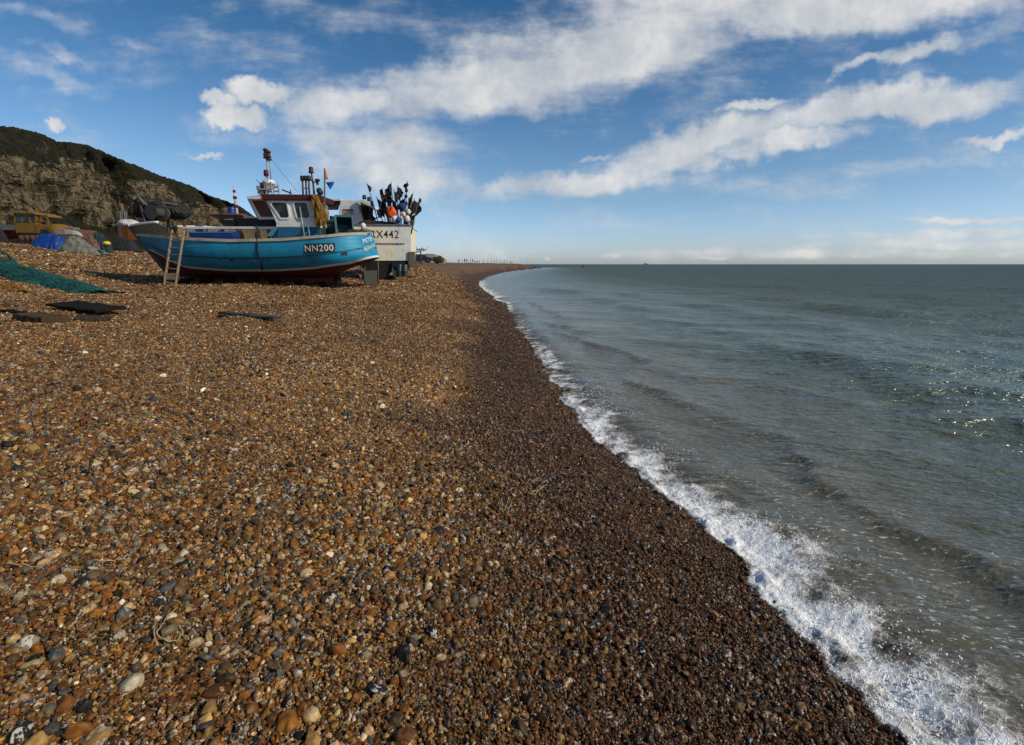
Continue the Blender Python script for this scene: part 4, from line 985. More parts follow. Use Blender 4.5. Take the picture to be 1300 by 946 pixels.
# ladder leaning on the hull
c = P(214,363,19.35); t = thing('ladder', 'pale wooden ladder leaning against the bow of the blue boat', 'ladder', c)
A0, A1, B0, B1 = P(208.5,362.5,18.6)-c, P(218.8,292,19.35)-c, P(222.5,364.5,18.6)-c, P(233.8,292,19.2)-c
for a, b_ in ((A0,A1),(B0,B1)): MB().beam(a, b_, .05, .08).build('rail', W_pale, t, bevel=.01)
for k in range(8):
    u = .06+k*.125; MB().beam(A0.lerp(A1, u)+Vector((-.03,0,0)), B0.lerp(B1, u)+Vector((.03,0,0)), .05, .03).build('rung', W_pale if k != 1 else W_plank, t)
MB().box((A0.lerp(B0,.5).lerp(A1.lerp(B1,.5),.17)), (.52,.05,.24), rot=(R(-15),0,0)).build('board', W_plank, t)
# timbers under the keel
for k, px in enumerate((236, 262, 290, 318, 346, 376, 404, 432)):
    c = P(px, 362.5-(.8 if k > 4 else 0), 20.6); gz = G(c.x, c.y); 
    t = MB().box((0,0,0), (.28, 1.7+.2*(k % 3), .16), rot=(0,0,.08*(k % 3-1))).box((.02,.1,.12), (.30,.8,.12), rot=(0,0,.15)).build('keel_timber', W_dark, bevel=.02); t.location = (c.x, 20.7, gz+.05)
    nm = ['first','second','third','fourth','fifth','sixth','seventh','eighth'][k]
    tag(t, 'dark timber skid under the blue boat, %s of eight from the bow' % nm, 'timber', 'timber skids under the blue boat')
for k, (px, py, Y, w_, h_) in enumerate(((258,352,21.4,.5,.5),(350,353,21.4,.5,.5),(428,352,21.2,.45,.5))):
    c = P(px, py, Y-.5); gz = G(c.x, c.y); t = MB().box((0,0,h_/2-.05), (.16,.22,h_+.2), rot=(.18,0,0)).box((0,-.1,0), (.6,.4,.09)).build('hull_prop', W_dark, bevel=.01); t.location = (c.x, c.y, gz)
    tag(t, 'short dark wooden prop wedged under the blue boat %s' % ('near the bow','amidships','near the stern')[k], 'prop', 'props holding the blue boat upright')
# ================================================================ WHITE BOAT RX442
RY = 28.0; rc_ = P(484,352,RY); RZ = G(rc_.x+.5, RY)-.03; RO = Vector((rc_.x, RY, RZ))
rx = thing('fishing_boat', 'cream and white fishing boat numbered RX442 with black bottom and square stern', 'fishing boat', RO)
RYAW = .11; rx.rotation_euler = (0, 0, RYAW); _RI = Matrix.Rotation(-RYAW, 3, 'Z')
def Q(px, py, Y=28.0): return _RI @ (P(px, py, Y)-RO)
xl, xr_ = Q(449,300).x, Q(520.5,300).x; zb_, zt = Q(480,330).z, Q(480,286.5).z
cx_ = (xl+xr_)/2; hb = (xr_-xl)/2; LEN = 9.0
def rhull(u, z):  # u 0 stern..1 bow ; returns half-breadth
    t = (z-0)/(zt)
    f = np.interp(z, [0,.25,zb_*.8,zb_,zt], [.06,.45,.86,.95,1.0])
    return hb*f*(1-max(0, (u-.45)/.55)**2.4)
def rband(name, za, zb2, n, mat, u0=0, u1=1):
    mb = MB(); us = np.linspace(u0, u1, 22); zs_ = np.linspace(za, zb2, n+1); vs = []; fs = []; k = 2*(n+1)
    for u in us:
        ring = [Vector((cx_-rhull(u, z), u*LEN*(.86+.14*(z/zt)), z)) for z in zs_]+[Vector((cx_+rhull(u, z), u*LEN*(.86+.14*(z/zt)), z)) for z in zs_[::-1]]
        vs += ring
    for i in range(len(us)-1):
        for j in list(range(n))+list(range(n+1, 2*n+1)): fs.append((i*k+j, i*k+j+1, (i+1)*k+j+1, (i+1)*k+j))
    fs.append(tuple(range(k)))
    return mb.add(vs, fs).build(name, mat, rx)
rband('hull_bottom', 0, zb_, 6, M_blackhull); hw = rband('hull_side', zb_+.001, zt, 4, M_cream)
mb = MB(); mb.prism([(xl-.02,-.03,zb_-.04),(xr_+.0,-.03,zb_-.04),(xr_+.03,-.03,zt),(xl-.03,-.03,zt)], (0,.028,0)); tr = mb.build('transom', M_cream, rx)
MB().prism([(Q(499.5,300).x,-.036,zb_+.0),(xr_+.02,-.036,zb_),(xr_+.04,-.036,zt),(Q(494,300).x,-.036,zt),(Q(494,300).x,-.036,zt-.55),(Q(505,300).x,-.036,zt-.75)], (0,.006,0)).build('repaired_panel', M_white, tr)
MB().box((cx_, 0, zt+.03), (2*hb+.12, .16, .09)).build('transom_cap', M_grey, rx, bevel=.01)
for sd in (-1,1):
    us = np.linspace(0, 1, 20); MB().tube([(cx_+sd*(rhull(u, zt)), u*LEN, zt+.02) for u in us], .05, 6).build('gunwale', M_white, rx, smooth=True)
MB().prism([(cx_-hb*.95,.1,zt-.5),(cx_+hb*.95,.1,zt-.5),(cx_+hb*.95,5,zt-.5),(cx_-hb*.95,5,zt-.5)], (0,0,.04)).build('deck', W_plank, rx)
def rtext(txt, px0, px1, py0, py1, mat, parent, y=-.042):
    uvs, fs = text_mesh(txt, bold=True); x0, x1 = Q(px0,300).x, Q(px1,300).x; z1, z0 = Q(485,py0).z, Q(485,py1).z
    return MB().add([(x0+(x1-x0)*u, y, z0+(z1-z0)*v) for u, v in uvs], fs).build('lettering', mat, parent)
rtext('RX442', 471, 506, 292.5, 302.3, M_letterK, tr)
st = MB().prism([(Q(468,300).x,-.036,Q(480,311).z),(Q(512,300).x,-.036,Q(480,311.3).z),(Q(514,300).x,-.036,Q(480,308.6).z),(Q(468,300).x,-.036,Q(480,308.6).z)], (0,.006,0)).build('blue_stripe', M_navy, tr)
rtext('M HASHINGLETE', 472, 502.5, 309.1, 310.8, M_letter, st)
MB().box(Q(523,328,28.3), (.35,.5,.7)).box(Q(523,335,28.2), (.22,.3,.35)).build('outrigger_bracket', paint('grey_brown_bracket', (.12,.105,.08), .7, .6), rx, bevel=.02)
MB().tube([Q(527.5,330,28.2), Q(529,344,28.2), Q(530.5,350,28.2)], .035, 6).tube([Q(517.5,352,28.1), Q(530.5,350,28.1)], .04, 6).build('stern_leg', M_rust, rx, smooth=True)
for px in (470, 500): MB().beam(Q(px,331,27.95), Q(px,353,27.95), .07,.10).build('keel_post', M_blackhull, rx)
mb = MB(); mb.tube([Q(500,344,28.05), Q(500,348,28.05)], .09, 10)
for k in range(4):
    a = k*math.pi/2+.3; c0 = Q(500.5,347,27.9); mb.prism([c0, c0+Vector((.08*math.cos(a)-.09*math.sin(a),0,.08*math.sin(a)+.09*math.cos(a))), c0+Vector((.30*math.cos(a),0,.30*math.sin(a))), c0+Vector((.1*math.cos(a)+.12*math.sin(a),0,.1*math.sin(a)-.12*math.cos(a)))], (0,.03,0))
mb.build('propeller', paint('bronze', (.30,.24,.10), .5), rx)
for k, px in enumerate((507.5, 514)):
    t = thing('oil_drum', ('dark blue-green drum under the stern of RX442, nearer the propeller','dark blue-green drum under the outer corner of the RX442 stern')[k], 'drum', P(px,351,27.9), group='drums under the white boat')
    MB().lathe([(.01,0),(.15,0),(.16,.03),(.155,.28),(.165,.3),(.155,.32),(.16,.58),(.15,.6),(.01,.59)], n=18).build('drum_body', paint('drum_paint', (.015,.035,.045), .5, .5), t, smooth=True, angle=50); MB().lathe([(.02,.59),(.03,.62),(.01,.63)], (.06,.03,0), 8).build('cap', M_white, t, smooth=True)
# wheelhouse of RX442
YW = 30.5
mb = MB(); mb.prism([Q(432,253.3,YW), Q(454,254.5,YW), Q(459,286.5,YW), Q(429,286.5,YW)], (0,2.2,0)); rw = mb.build('wheelhouse', M_white, rx, bevel=.03)
MB().prism([Q(403,252.5,YW-.1), Q(433,252.5,YW-.1), Q(433,254.8,YW-.1), Q(403,254.8,YW-.1)], (0,2.3,0)).build('roof_overhang', M_white, rw)
MB().prism([Q(408,254.8,YW+.1), Q(432,254.8,YW+.1), Q(429,266.5,YW+.1), Q(409,266.5,YW+.1)], (0,.06,0)).build('spray_screen', paint('olive_panel', (.035,.032,.022), .7), rw)
MB().prism([Q(409,254.8,YW+.2), Q(411,254.8,YW+.2), Q(411,290,YW+.2), Q(409,290,YW+.2)], (0,.1,0)).build('post', M_white, rw)
mb = MB(); mb.prism([Q(453,253.5,YW-.9), Q(461,253.5,YW-.9), Q(469,257,YW-.9), Q(475.5,263.5,YW-.9), Q(474.5,265.5,YW-.9), Q(468,261.5,YW-.9), Q(460,257.5,YW-.9), Q(454,256.5,YW-.9)], (0,3.0,0)); mb.build('shelter_roof', M_white, rw, bevel=.01)
mb = MB(); mb.prism([Q(454.5,256.5,YW+.9), Q(460,257.5,YW+.9), Q(468,261.5,YW+.9), Q(473,265,YW+.9), Q(473,287,YW+.9), Q(458,287,YW+.9)], (0,.08,0)); mb.build('shelter_inside', paint('dark_green_panel', (.015,.017,.012), .8), rw)
for px in (466, 472.5): MB().beam(Q(px,288,YW-.7), Q(px,263,YW-.7), .08,.08).build('shelter_post', W_dark, rw)
for px, py in ((462.5,250.5),(468.5,253)): MB().lathe([(.05,-.12),(.11,-.11),(.11,.1),(.06,.13)], Q(px,py,YW-.3), 12).build('roof_vent', M_black, rw, smooth=True)
sg = MB().prism([Q(435.2,265.2,YW-.03), Q(449,265.2,YW-.03), Q(449,272.6,YW-.03), Q(435.2,272.6,YW-.03)], (0,.02,0)).build('name_sign', paint('sign_white', (.55,.55,.52), .5, .1), rw)
MB().prism([Q(435.6,265.6,YW-.035), Q(448.6,265.6,YW-.035), Q(448.6,268.3,YW-.035), Q(435.6,268.3,YW-.035)], (0,.006,0)).build('sign_band', paint('sign_crimson', (.25,.012,.04), .5, .1), sg)
uvs, fs = text_mesh('NORTON'); a, b_ = Q(436.8,268,YW-.04), Q(447.6,265.9,YW-.04); MB().add([(a.x+(b_.x-a.x)*u, a.y, a.z+(b_.z-a.z)*v) for u, v in uvs], fs).build('lettering', paint('pink_lettering', (.6,.35,.38), .5, .05), sg)
for x0, x1 in ((435.8,440.5),(443.5,448.5)): MB().prism([Q(x0,269.6,YW-.036), Q(x1,269.6,YW-.036), Q(x1,271,YW-.036), Q(x0,271,YW-.036)], (0,.006,0)).build('sign_lines', M_grey, sg)
# gear heap on the stern deck of RX442
for k, (px, Y, r, s_, lb) in enumerate(((467,28.7,(.5,.4,.35),5,'brown net heap at the left end of the RX442 stern'),(482,28.6,(.5,.4,.30),6,'rusty brown rope and net heap behind the letters RX442'),(495,28.9,(.5,.4,.25),7,'dark net heap under the marker poles of RX442'))):
    pile('net_heap', lb, 'net heap', px, 287, Y, r, cloth('brown_net%d' % k, ((.06,.03,.02),(.09,.025,.02),(.03,.022,.02))[k], .9), s_, 16, .025)
# ---- marker poles with black flags
mp_pole = [W_dark, W_plank, cloth('bamboo', (.22,.15,.07), .8)]
m_flag = cloth('black_flag', (.010,.010,.012), .85, 6); m_fl2 = cloth('faded_blue_flag', (.02,.09,.22), .8); m_navyc = cloth('navy_cloth', (.012,.03,.12), .8)
# tip x, tip y, foot x, flag kind, flag size, flag position
POLES = [(465.5,232.5,483,0,.30,.04),(470.5,262,476,0,.42,.1),(482,241,491,0,.5,.1),(485,238.5,494,0,.32,.03),(489.5,243,496,0,.55,.08),(493.5,236.5,499,0,.45,.05),(496.5,230.8,500,1,.55,.04),
 (500,240,504,0,.5,.1),(504.5,235,505,0,.5,.06),(507.5,238,508,0,.45,.1),(517,230,512,0,.28,.06),(514,245,512,0,.6,.3),(519,250,515,0,.6,.05),(524.5,244.5,516,2,.4,.04),(526,252,519,0,.6,.1),(533,250.5,521,0,.22,.05),(530.5,259,522,0,.45,.06),(511,252,509,0,.4,.2),(478,250,488,0,.45,.1),(487,249,497,0,.5,.2)]
_desc = ['tall marker pole leaning far left with a small black flag','short marker pole at the left edge with a hanging black flag','marker pole with a long black flag, left of the blue-flagged one','marker pole topped by a small square black flag','marker pole with a heavy black flag in the left half of the bunch','marker pole with a black flag just left of the blue flag',
 'marker pole with the faded blue flag, tallest in the middle of the bunch','marker pole with a black flag just right of the blue flag','bamboo marker pole with a pointed black flag in the middle','marker pole with a square black flag right of the middle','tall marker pole with knotted black rags, right of the middle','marker pole carrying a long low black flag right of the middle',
 'marker pole with a broad black flag in the right half','marker pole with a brown pointed wrapping in the right half','marker pole with a long black flag near the right edge','marker pole leaning far right with a tiny black flag','rightmost leaning marker pole wrapped in black','short bamboo marker pole behind the navy cloth','marker pole with a black flag low on the left','marker pole with a ragged black flag above the orange cloth']
def rag(p0, d_, side, ln, wd, mat, t, name, seed):
    """torn cloth hanging along its pole: ragged outer edge, folds, tapering tail"""
    rd = random.Random(seed); n1, n2 = 11, 6; vs = []; fs = []
    tail = rd.uniform(.0, .35); mid = rd.uniform(.2, .5)
    for i in range(n1):
        u = i/(n1-1); w_ = wd*float(np.interp(u, [0,.08,mid,.8,1], [.1,.75,1,.6,tail]))*rd.uniform(.8, 1.12)
        for j in range(n2):
            v = j/(n2-1); sag = -.25*v*v*wd*(1+.5*math.sin(seed+i)); p = p0-d_*ln*u+side*w_*v; p = p+Vector((0, .05*math.sin(v*7+u*5+seed), sag)); vs.append(p)
    for i in range(n1-1):
        for j in range(n2-1): a = i*n2+j; fs.append((a, a+1, a+n2+1, a+n2))
    o = MB().add(vs, fs).build(name, mat, t, smooth=True); md = o.modifiers.new('s', 'SOLIDIFY'); md.thickness = .008; return o
for k, (tx, ty, fx, kind, fs_, fp) in enumerate(POLES):
    Yf = 28.35+.9*((k*7) % 5)/5; base = P(fx, 290, Yf); tip = P(tx, ty, Yf+.4*((k*3) % 4-1.5)/2)
    t = thing('marker_pole', _desc[k], 'marker pole', base, group='flagged marker poles bundled on the stern of RX442'); v = tip-base
    MB().tube([(0,0,-.3), v*.5+Vector((.02,0,0)), v], [.030,.026,.017], 6).build('pole', mp_pole[(0,0,1,0,2,0,1,2,2,0,0,0,1,2,0,1,0,2,0,0)[k]], t, smooth=True)
    d_ = v.normalized(); rd = random.Random(k*5+1); side = Vector((rd.choice((-1,1))*(.7 if kind != 2 else .4), .3, 0)).normalized()
    if tx < 490: side.x = -abs(side.x) if k % 2 else abs(side.x)
    p0 = v*(1-fp*.5); ln = fs_*1.25; wd = fs_*rd.uniform(.55,.85)
    mat = (m_flag, m_fl2, cloth('brown_wrap', (.12,.06,.03), .9))[kind]
    rag(p0, d_, side, ln, wd, mat, t, 'flag', k)
    if k % 4 != 3:
        p1 = v*(.62-.04*(k % 3)); rag(p1, d_, -side, ln*.8, wd*.7, m_flag, t, 'rag', k+50)
    if k in (10,): 
        for q in (.92,.80,.68): MB().ell(v*q, (.09,.06,.10), 10, 6, amp=.3, seed=k).build('rag', m_flag, t)
    elif k in (1,4,7,12,16): MB().lathe([(.02,-.16),(.085,-.14),(.10,0),(.085,.14),(.02,.16)], M=mat_to(v*.22, v*.5)[0], n=12).build('float', (cloth('cork', (.25,.17,.09), .8), M_white)[k % 2], t, smooth=True)
for k, (px, py, r, mat, lb) in enumerate(((506,279.5,.14,M_navy,'round blue float among the marker poles'),(500.5,277,.14,M_white,'white float between the orange cloth and the blue float'),(512.5,271.5,.14,M_cream,'pale float below the navy cloth'),(517,278,.15,M_white,'large white float low on the right of the bundle'),(518.5,269,.12,M_cream,'small cream float high on the right of the bundle'),(509.5,276,.10,M_white,'small white float just right of the blue one'))):
    t = thing('net_float', lb, 'float', P(px, py, 28.15), group='floats hung among the marker poles'); MB().ell((0,0,0), (r,r,r*1.25), 14, 9).build('float_body', mat, t, smooth=True); MB().tube([(0,0,r*1.2),(.02,0,r*1.9)], .02, 5).build('eye', M_black, t)
def rag_heap(name, label, cat, px, py, Y, r, mat, seed):
    o = MB().ell((0,0,0), r, 20, 12, amp=.28, seed=seed).build(name, mat, smooth=True); o.location = P(px, py, Y); return tag(o, label, cat)
rag_heap('orange_cloth', 'bright orange cloth bundled at the left of the floats', 'cloth', 497, 269.5, 28.1, (.24,.12,.30), cloth('orange_rag', (.85,.10,.015), .7), 3)
rag_heap('navy_cloth', 'navy blue cloth bundle hanging above the floats', 'cloth', 510.5, 262.5, 28.15, (.22,.12,.20), m_navyc, 8)
rag_heap('blue_cloth', 'mid blue cloth hanging below the navy bundle', 'cloth', 513.5, 268, 28.12, (.11,.09,.20), m_fl2, 11)
t = thing('boat_hook', 'dark pole slanting from the shelter up across the orange cloth', 'boat hook', P(472,281,28.2)); c = P(472,281,28.2)
MB().tube([(0,0,0), P(505,260.5,28.2)-c], .028, 6).build('shaft', W_dark, t); MB().tube([P(505,260.5,28.2)-c, P(508,260,28.2)-c, P(507,263,28.2)-c], .018, 5).build('hook', M_rust, t)
# ================================================================ SMALLER THINGS
def top_(name, label, cat, mb, mat, loc, group=None, smooth=False, bevel=0, rot=(0,0,0)):
    o = mb.build(name, mat, smooth=smooth, bevel=bevel); o.location = loc; o.rotation_euler = rot; return tag(o, label, cat, group)
def on_ground(px, py, dz=0):
    a, b_, c_ = ray(px, py)
    Ys = np.geomspace(1.5, 260, 3000); zz = CZ+c_*Ys/b_; gz = ground_z(a*Ys/b_, Ys); hit = zz < gz; k = np.argmax(hit) if hit.any() else np.argmin(np.where(Ys > 15, (zz-gz)/Ys, 9))
    return Vector((a*Ys[k]/b_, Ys[k], float(gz[k])+dz))
# ---- grey boat behind the blue one
YG = 31.0; c = P(285,300,YG); t = thing('grey_boat', 'small dark grey boat beyond the blue one, with a red and white mast', 'boat', c)
mb = MB(); stn = []
for s in np.linspace(0, 1, 12):
    x = P(268+s*52, 300, YG).x-c.x; hb_ = .9*min(1, (s*1.9)**.7)
    zt_ = P(268,273.5+1.0*s,YG).z-c.z; zl = P(268, 276+min(1, s*3)*11, YG).z-c.z
    xo = (1-min(1, s*3))*.0
    stn.append([Vector((x+xo, -hb_*.98, zt_)), Vector((x+.35*(1-min(1,s*3)), -hb_*.8, (zt_+zl)/2)), Vector((x+.6*(1-min(1,s*3)), -hb_*.3, zl)), Vector((x+.6*(1-min(1,s*3)), hb_*.3, zl)), Vector((x+.35*(1-min(1,s*3)), hb_*.8, (zt_+zl)/2)), Vector((x, hb_*.98, zt_))])
vs = [v for r_ in stn for v in r_]; fs = [(i*6+j, i*6+(j+1) % 6, (i+1)*6+(j+1) % 6, (i+1)*6+j) for i in range(11) for j in range(6)]; fs += [tuple(range(6)), tuple(range(66+5, 65, -1))]
mb.add(vs, fs).build('hull', paint('slate_hull', (.075,.08,.09), .6, .3), t, bevel=.01)
MB().tube([r_[0] for r_ in stn], .05, 6).build('gunwale', paint('rust_red_rail', (.22,.06,.035), .6), t, smooth=True)
MB().tube([P(301.5,276,YG)-c, P(299,256,YG)-c, P(296.5,236,YG)-c], [.10,.075,.04], 8).build('mast', paint('mast_cream', (.6,.5,.38), .6, .5), t, smooth=True)
for py, w_ in ((243,.07),(251,.10),(262,.12)): MB().lathe([(w_,-.08),(w_*1.15,0),(w_,.08)], P(297.3+(py-243)*.12, py, YG)-c, 10).build('mast_band', M_red, t, smooth=True)
MB().box(P(294,278,YG-.5)-c, (.55,.5,.16)).box(P(296,275,YG-.5)-c, (.25,.3,.2)).build('winch', M_white, t, bevel=.02)
t = thing('blue_barrel', 'bright blue plastic barrel standing by the mast of the grey boat', 'barrel', P(294.5,273,YG-.2))
MB().lathe([(.18,0),(.22,.05),(.23,.2),(.22,.22),(.23,.24),(.23,.42),(.17,.46)], n=16).build('barrel_body', cloth('barrel_blue', (.006,.03,.25), .4, 2, .1), t, smooth=True); MB().lathe([(.05,.45),(.05,.5),(.02,.5)], (.08,0,0), 8).build('cap', M_navy, t)
# ---- bulldozer
YD = 44.0; c = on_ground(45,307); YD = c.y; c = P(40, 305, YD)
bd = thing('bulldozer', 'yellow tracked bulldozer with a glazed cab facing right, at the foot of the cliff', 'bulldozer', c)
def D(px, py, dy=0): return P(px, py, YD+dy)-c
mb = MB(); mb.prism([D(18,283), D(46,283), D(46,296), D(20,296)], (0,1.9,0)); body = mb.build('body', M_yellow, bd, bevel=.04)
mb = MB(); mb.prism([D(44,286), D(50,284.5), D(73,288), D(73,296.5), D(44,296.5)], (0,1.6,0)); mb.build('bonnet', M_yellow, bd, bevel=.05)
MB().prism([D(52,291), D(66,291), D(66,295.5), D(52,295.5)], (0,-.03,0)).build('engine_louvre', M_black, bd)
mb = MB(); mb.lathe([(.30,-.95),(.52,-.8),(.60,0),(.52,.8),(.30,.95)], M=Matrix.Translation(D(78,293.5,.8)) @ Euler((R(90),0,0)).to_matrix().to_4x4(), n=16); mb.build('radiator_nose', M_yellow, bd, smooth=True, angle=40)
cab = MB()
for (x0, x1) in ((17.3,19),(26.5,28),(36.5,39),(44,45)):
    for dy in (0, 1.7): cab.prism([D(x0,269,dy), D(x1,269,dy), D(x1+.2,284,dy), D(x0+.2,284,dy)], (0,.1,0))
cab = cab.build('cab_frame', M_yellow, bd)
MB().prism([D(16,268.2,-.15), D(42,269.2,-.15), D(45,272.4,-.15), D(17,271,-.15)], (0,2.1,0)).build('cab_roof', M_yellow, bd, bevel=.03)
for (x0, x1, y0, y1) in ((19,26.5,271.6,281.5),(28,36.5,271.6,281.5),(39,44,273,284)):
    MB().prism([D(x0,y0,.03), D(x1,y0,.03), D(x1,y1,.03), D(x0,y1,.03)], (0,.02,0)).build('cab_window', M_glass, cab)
MB().prism([D(19,281.5,.02), D(36.5,281.5,.02), D(36.5,284,.02), D(19,284,.02)], (0,.03,0)).build('cab_panel', M_black, cab)
MB().prism([D(50.5,272.5,.2), D(60,272.5,.2), D(62,275.5,.2), D(52,275,.2)], (0,1.3,0)).build('guard_roof', M_yellow, bd, bevel=.03)
mb = MB()
for a, b_ in (((52,275),(51,286)),((60,275),(61,287)),((46,273),(50,286)),((50,281),(61,281))): mb.beam(D(*a,.25), D(*b_,.25), .09,.09); mb.beam(D(*a,1.4), D(*b_,1.4), .09,.09)
mb.build('guard_frame', M_yellow, bd)
mb = MB(); mb.box(D(54,284,.8), (.5,.8,.35)); mb.tube([D(57,287,.8), D(57,277,.8)], .08, 8); mb.ell(D(55,282,.5), (.3,.3,.25), 10, 6, amp=.2, seed=2); mb.build('hydraulics', M_rust, bd)
for dy in (-.25, 1.75):
    pts = [D(22,303.5,dy), D(30,305.8,dy), D(58,305.8,dy), D(64,302.5,dy), D(63,298,dy), D(55,296.5,dy), D(28,296.5,dy), D(22,299,dy)]
    tr_ = MB().prism(pts, (0,.45,0)).build('track', M_black, bd, bevel=.04)
    for px in (27,34,41,48,55): MB().lathe([(.22,-.05),(.25,0),(.22,.05)], M=Matrix.Translation(D(px,302.5,dy-.03)) @ Euler((R(90),0,0)).to_matrix().to_4x4(), n=14).build('road_wheel', M_rust, tr_, smooth=True)
MB().prism([D(83,290,-.6), D(86,292,-.6), D(86.5,303,-.6), D(82.5,305,-.6), D(84,298,-.6)], (0,3.0,0)).build('blade', M_rust, bd)
# ---- red hull left of the bulldozer and black heap at the frame edge
c = P(8,303,YD+3); t = thing('red_boat_hull', 'weathered dark red boat hull with grey top lying left of the bulldozer', 'boat', c)
def E(px, py, dy=0): return P(px, py, YD+3+dy)-c
mb = MB(); vs = []; fs = []
for px, bb, zt_, zl in ((-26,.25,287,296),(-15,.9,286,301),(0,1.2,286.5,304),(14,1.15,287,304),(22,.9,287,303),(30,.3,286.5,299)):
    for sd in (-1, 1): vs += [E(px, zt_, sd*bb), E(px, zl, sd*bb*.4)]
for i in range(5): a = 4*i; fs += [(a,a+4,a+5,a+1),(a+2,a+3,a+7,a+6),(a+1,a+5,a+7,a+3),(a,a+2,a+6,a+4)]
fs += [(0,1,3,2),(20,22,23,21)]
mb.add(vs, fs).build('hull', M_anti, t, bevel=.03)
MB().prism([E(-26,284.5,-1.3), E(20,285.5,-1.3), E(20,292,-1.3), E(-26,292,-1.3)], (0,.06,0)).build('topside', M_grey, t)
def tarp(name, label, cat, px0, px1, py0, py1, Y, mat, seed, flat=.35, depth=None, prof=None, rope=True):
    x0, x1 = P(px0,py1,Y).x, P(px1,py1,Y).x; base = P((px0+px1)/2, py1, Y); base.z = min(base.z, G(base.x, base.y)+.0); h_ = P(px0,py0,Y).z-base.z; w_ = x1-x0
    nu, nv = 46, 26; U_, V_ = np.meshgrid(np.linspace(0,1,nu), np.linspace(-1,1,nv), indexing='ij')
    pr = np.interp(U_, *(prof or ([0,.08,.3,.6,.9,1],[0,.7,1,.95,.6,0]))); dep = depth or w_*.5
    X_ = (U_-.5)*w_; Y_ = V_*dep*.5*(.6+.4*np.sqrt(np.clip(pr,0,1)))
    Z_ = h_*pr*(1-np.abs(V_)**2.6)
    f1 = np.abs(fbm(U_*9+seed, V_*2.5, seed, 4)-.5)*2; f2 = fbm(U_*5, V_*4+seed, seed+3, 4)
    Z_ = Z_*(.78+.42*f2-.20*f1); X_ = X_+(fbm(U_*6, V_*6, seed+5, 3)-.5)*.25; Y_ = Y_-(f1-.4)*.22
    Z_ = Z_-.06*(np.abs(V_) > .95)
    o = grid_obj(name, np.stack([X_, Y_, Z_], -1), mat); o.location = base; return tag(o, label, cat)
m_blue = cloth('blue_tarpaulin', (.004,.045,.26), .45, 3.2, 1.0); m_tp = cloth('grey_green_tarpaulin', (.17,.165,.125), .7, 2.2, 1.0)
tarp('tarpaulin_heap', 'crumpled bright blue tarpaulin heap in front of the bulldozer', 'tarpaulin', 42, 84, 297.5, 311.5, 37.5, m_blue, 3, prof=([0,.06,.25,.55,.8,.93,1],[0,.6,1,1.05,.95,.55,0]))
tarp('tarpaulin_heap', 'pale grey-green tarpaulin over a long low heap right of the blue one', 'tarpaulin', 80, 133, 300.5, 314.5, 36.2, m_tp, 9, prof=([0,.08,.25,.45,.65,.85,1],[0,.75,1.05,.9,.5,.3,0]))
tarp('net_heap', 'brown heap of net behind the pale tarpaulin', 'net heap', 104, 124, 298, 307, 38, cloth('red_brown_net', (.16,.085,.06), .9, 6), 14)
tarp('net_heap', 'black heap of nets beside the bow of the blue boat', 'net heap', 134, 176, 301, 317, 47, m_bk, 17, prof=([0,.2,.5,.8,1],[0,.5,.9,.8,0]))
tarp('net_heap', 'black heap of gear at the left edge of the picture', 'net heap', -14, 7, 286, 308, 39, m_bk, 21)
tarp('net_heap', 'dark blue-green heap of nets behind the yellow float', 'net heap', 113, 140, 295, 308, 39.5, cloth('blue_green_net', (.015,.04,.05), .9), 25)
t = thing('yellow_float', 'bright yellow rounded float at the end of the pale tarpaulin', 'float', P(135.5,309,35.8)); MB().ell((0,0,0), (.26,.2,.15), 16, 9, amp=.05).build('float_body', cloth('float_yellow', (.75,.55,.01), .5, 3, .1), t, smooth=True); MB().ell((.02,-.1,-.16), (.18,.14,.12), 10, 6).build('float_base', M_black, t)
# cream bow of a small boat
c = P(92,303,40.5); t = thing('small_boat', 'small cream open boat with pointed bow lying right of the bulldozer', 'boat', c)
vs = []; fs = []
for px, bb, zt_, zl in ((70,.7,291.5,303),(82,.8,291.5,303),(92,.7,292,303),(98,.5,293.5,302.5),(102.5,.2,296,301.5),(105,.03,298.8,300.5)):
    for sd in (-1,1): vs += [P(px,zt_,40.5+sd*bb)-c, P(px,(zt_+zl)/2,40.5+sd*bb*.85)-c, P(px,zl,40.5+sd*bb*.3)-c]
for i in range(5): a = 6*i; fs += [(a,a+6,a+7,a+1),(a+1,a+7,a+8,a+2),(a+3,a+4,a+10,a+9),(a+4,a+5,a+11,a+10),(a+2,a+8,a+11,a+5),(a,a+3,a+9,a+6)]
fs.append((0,1,2,5,4,3)); MB().add(vs, fs).build('hull', paint('cream_hull', (.62,.56,.46), .5, .2), t, bevel=.02)
MB().prism([P(86,288.5,40.6)-c, P(93,288.5,40.6)-c, P(94,291.5,40.6)-c, P(85,291.5,40.6)-c], (0,.6,0)).build('cuddy', M_grey, t, bevel=.02); MB().tube([P(88.5,289,40.7)-c, P(88.5,283.5,40.7)-c], .03, 6).build('mast', M_black, t)
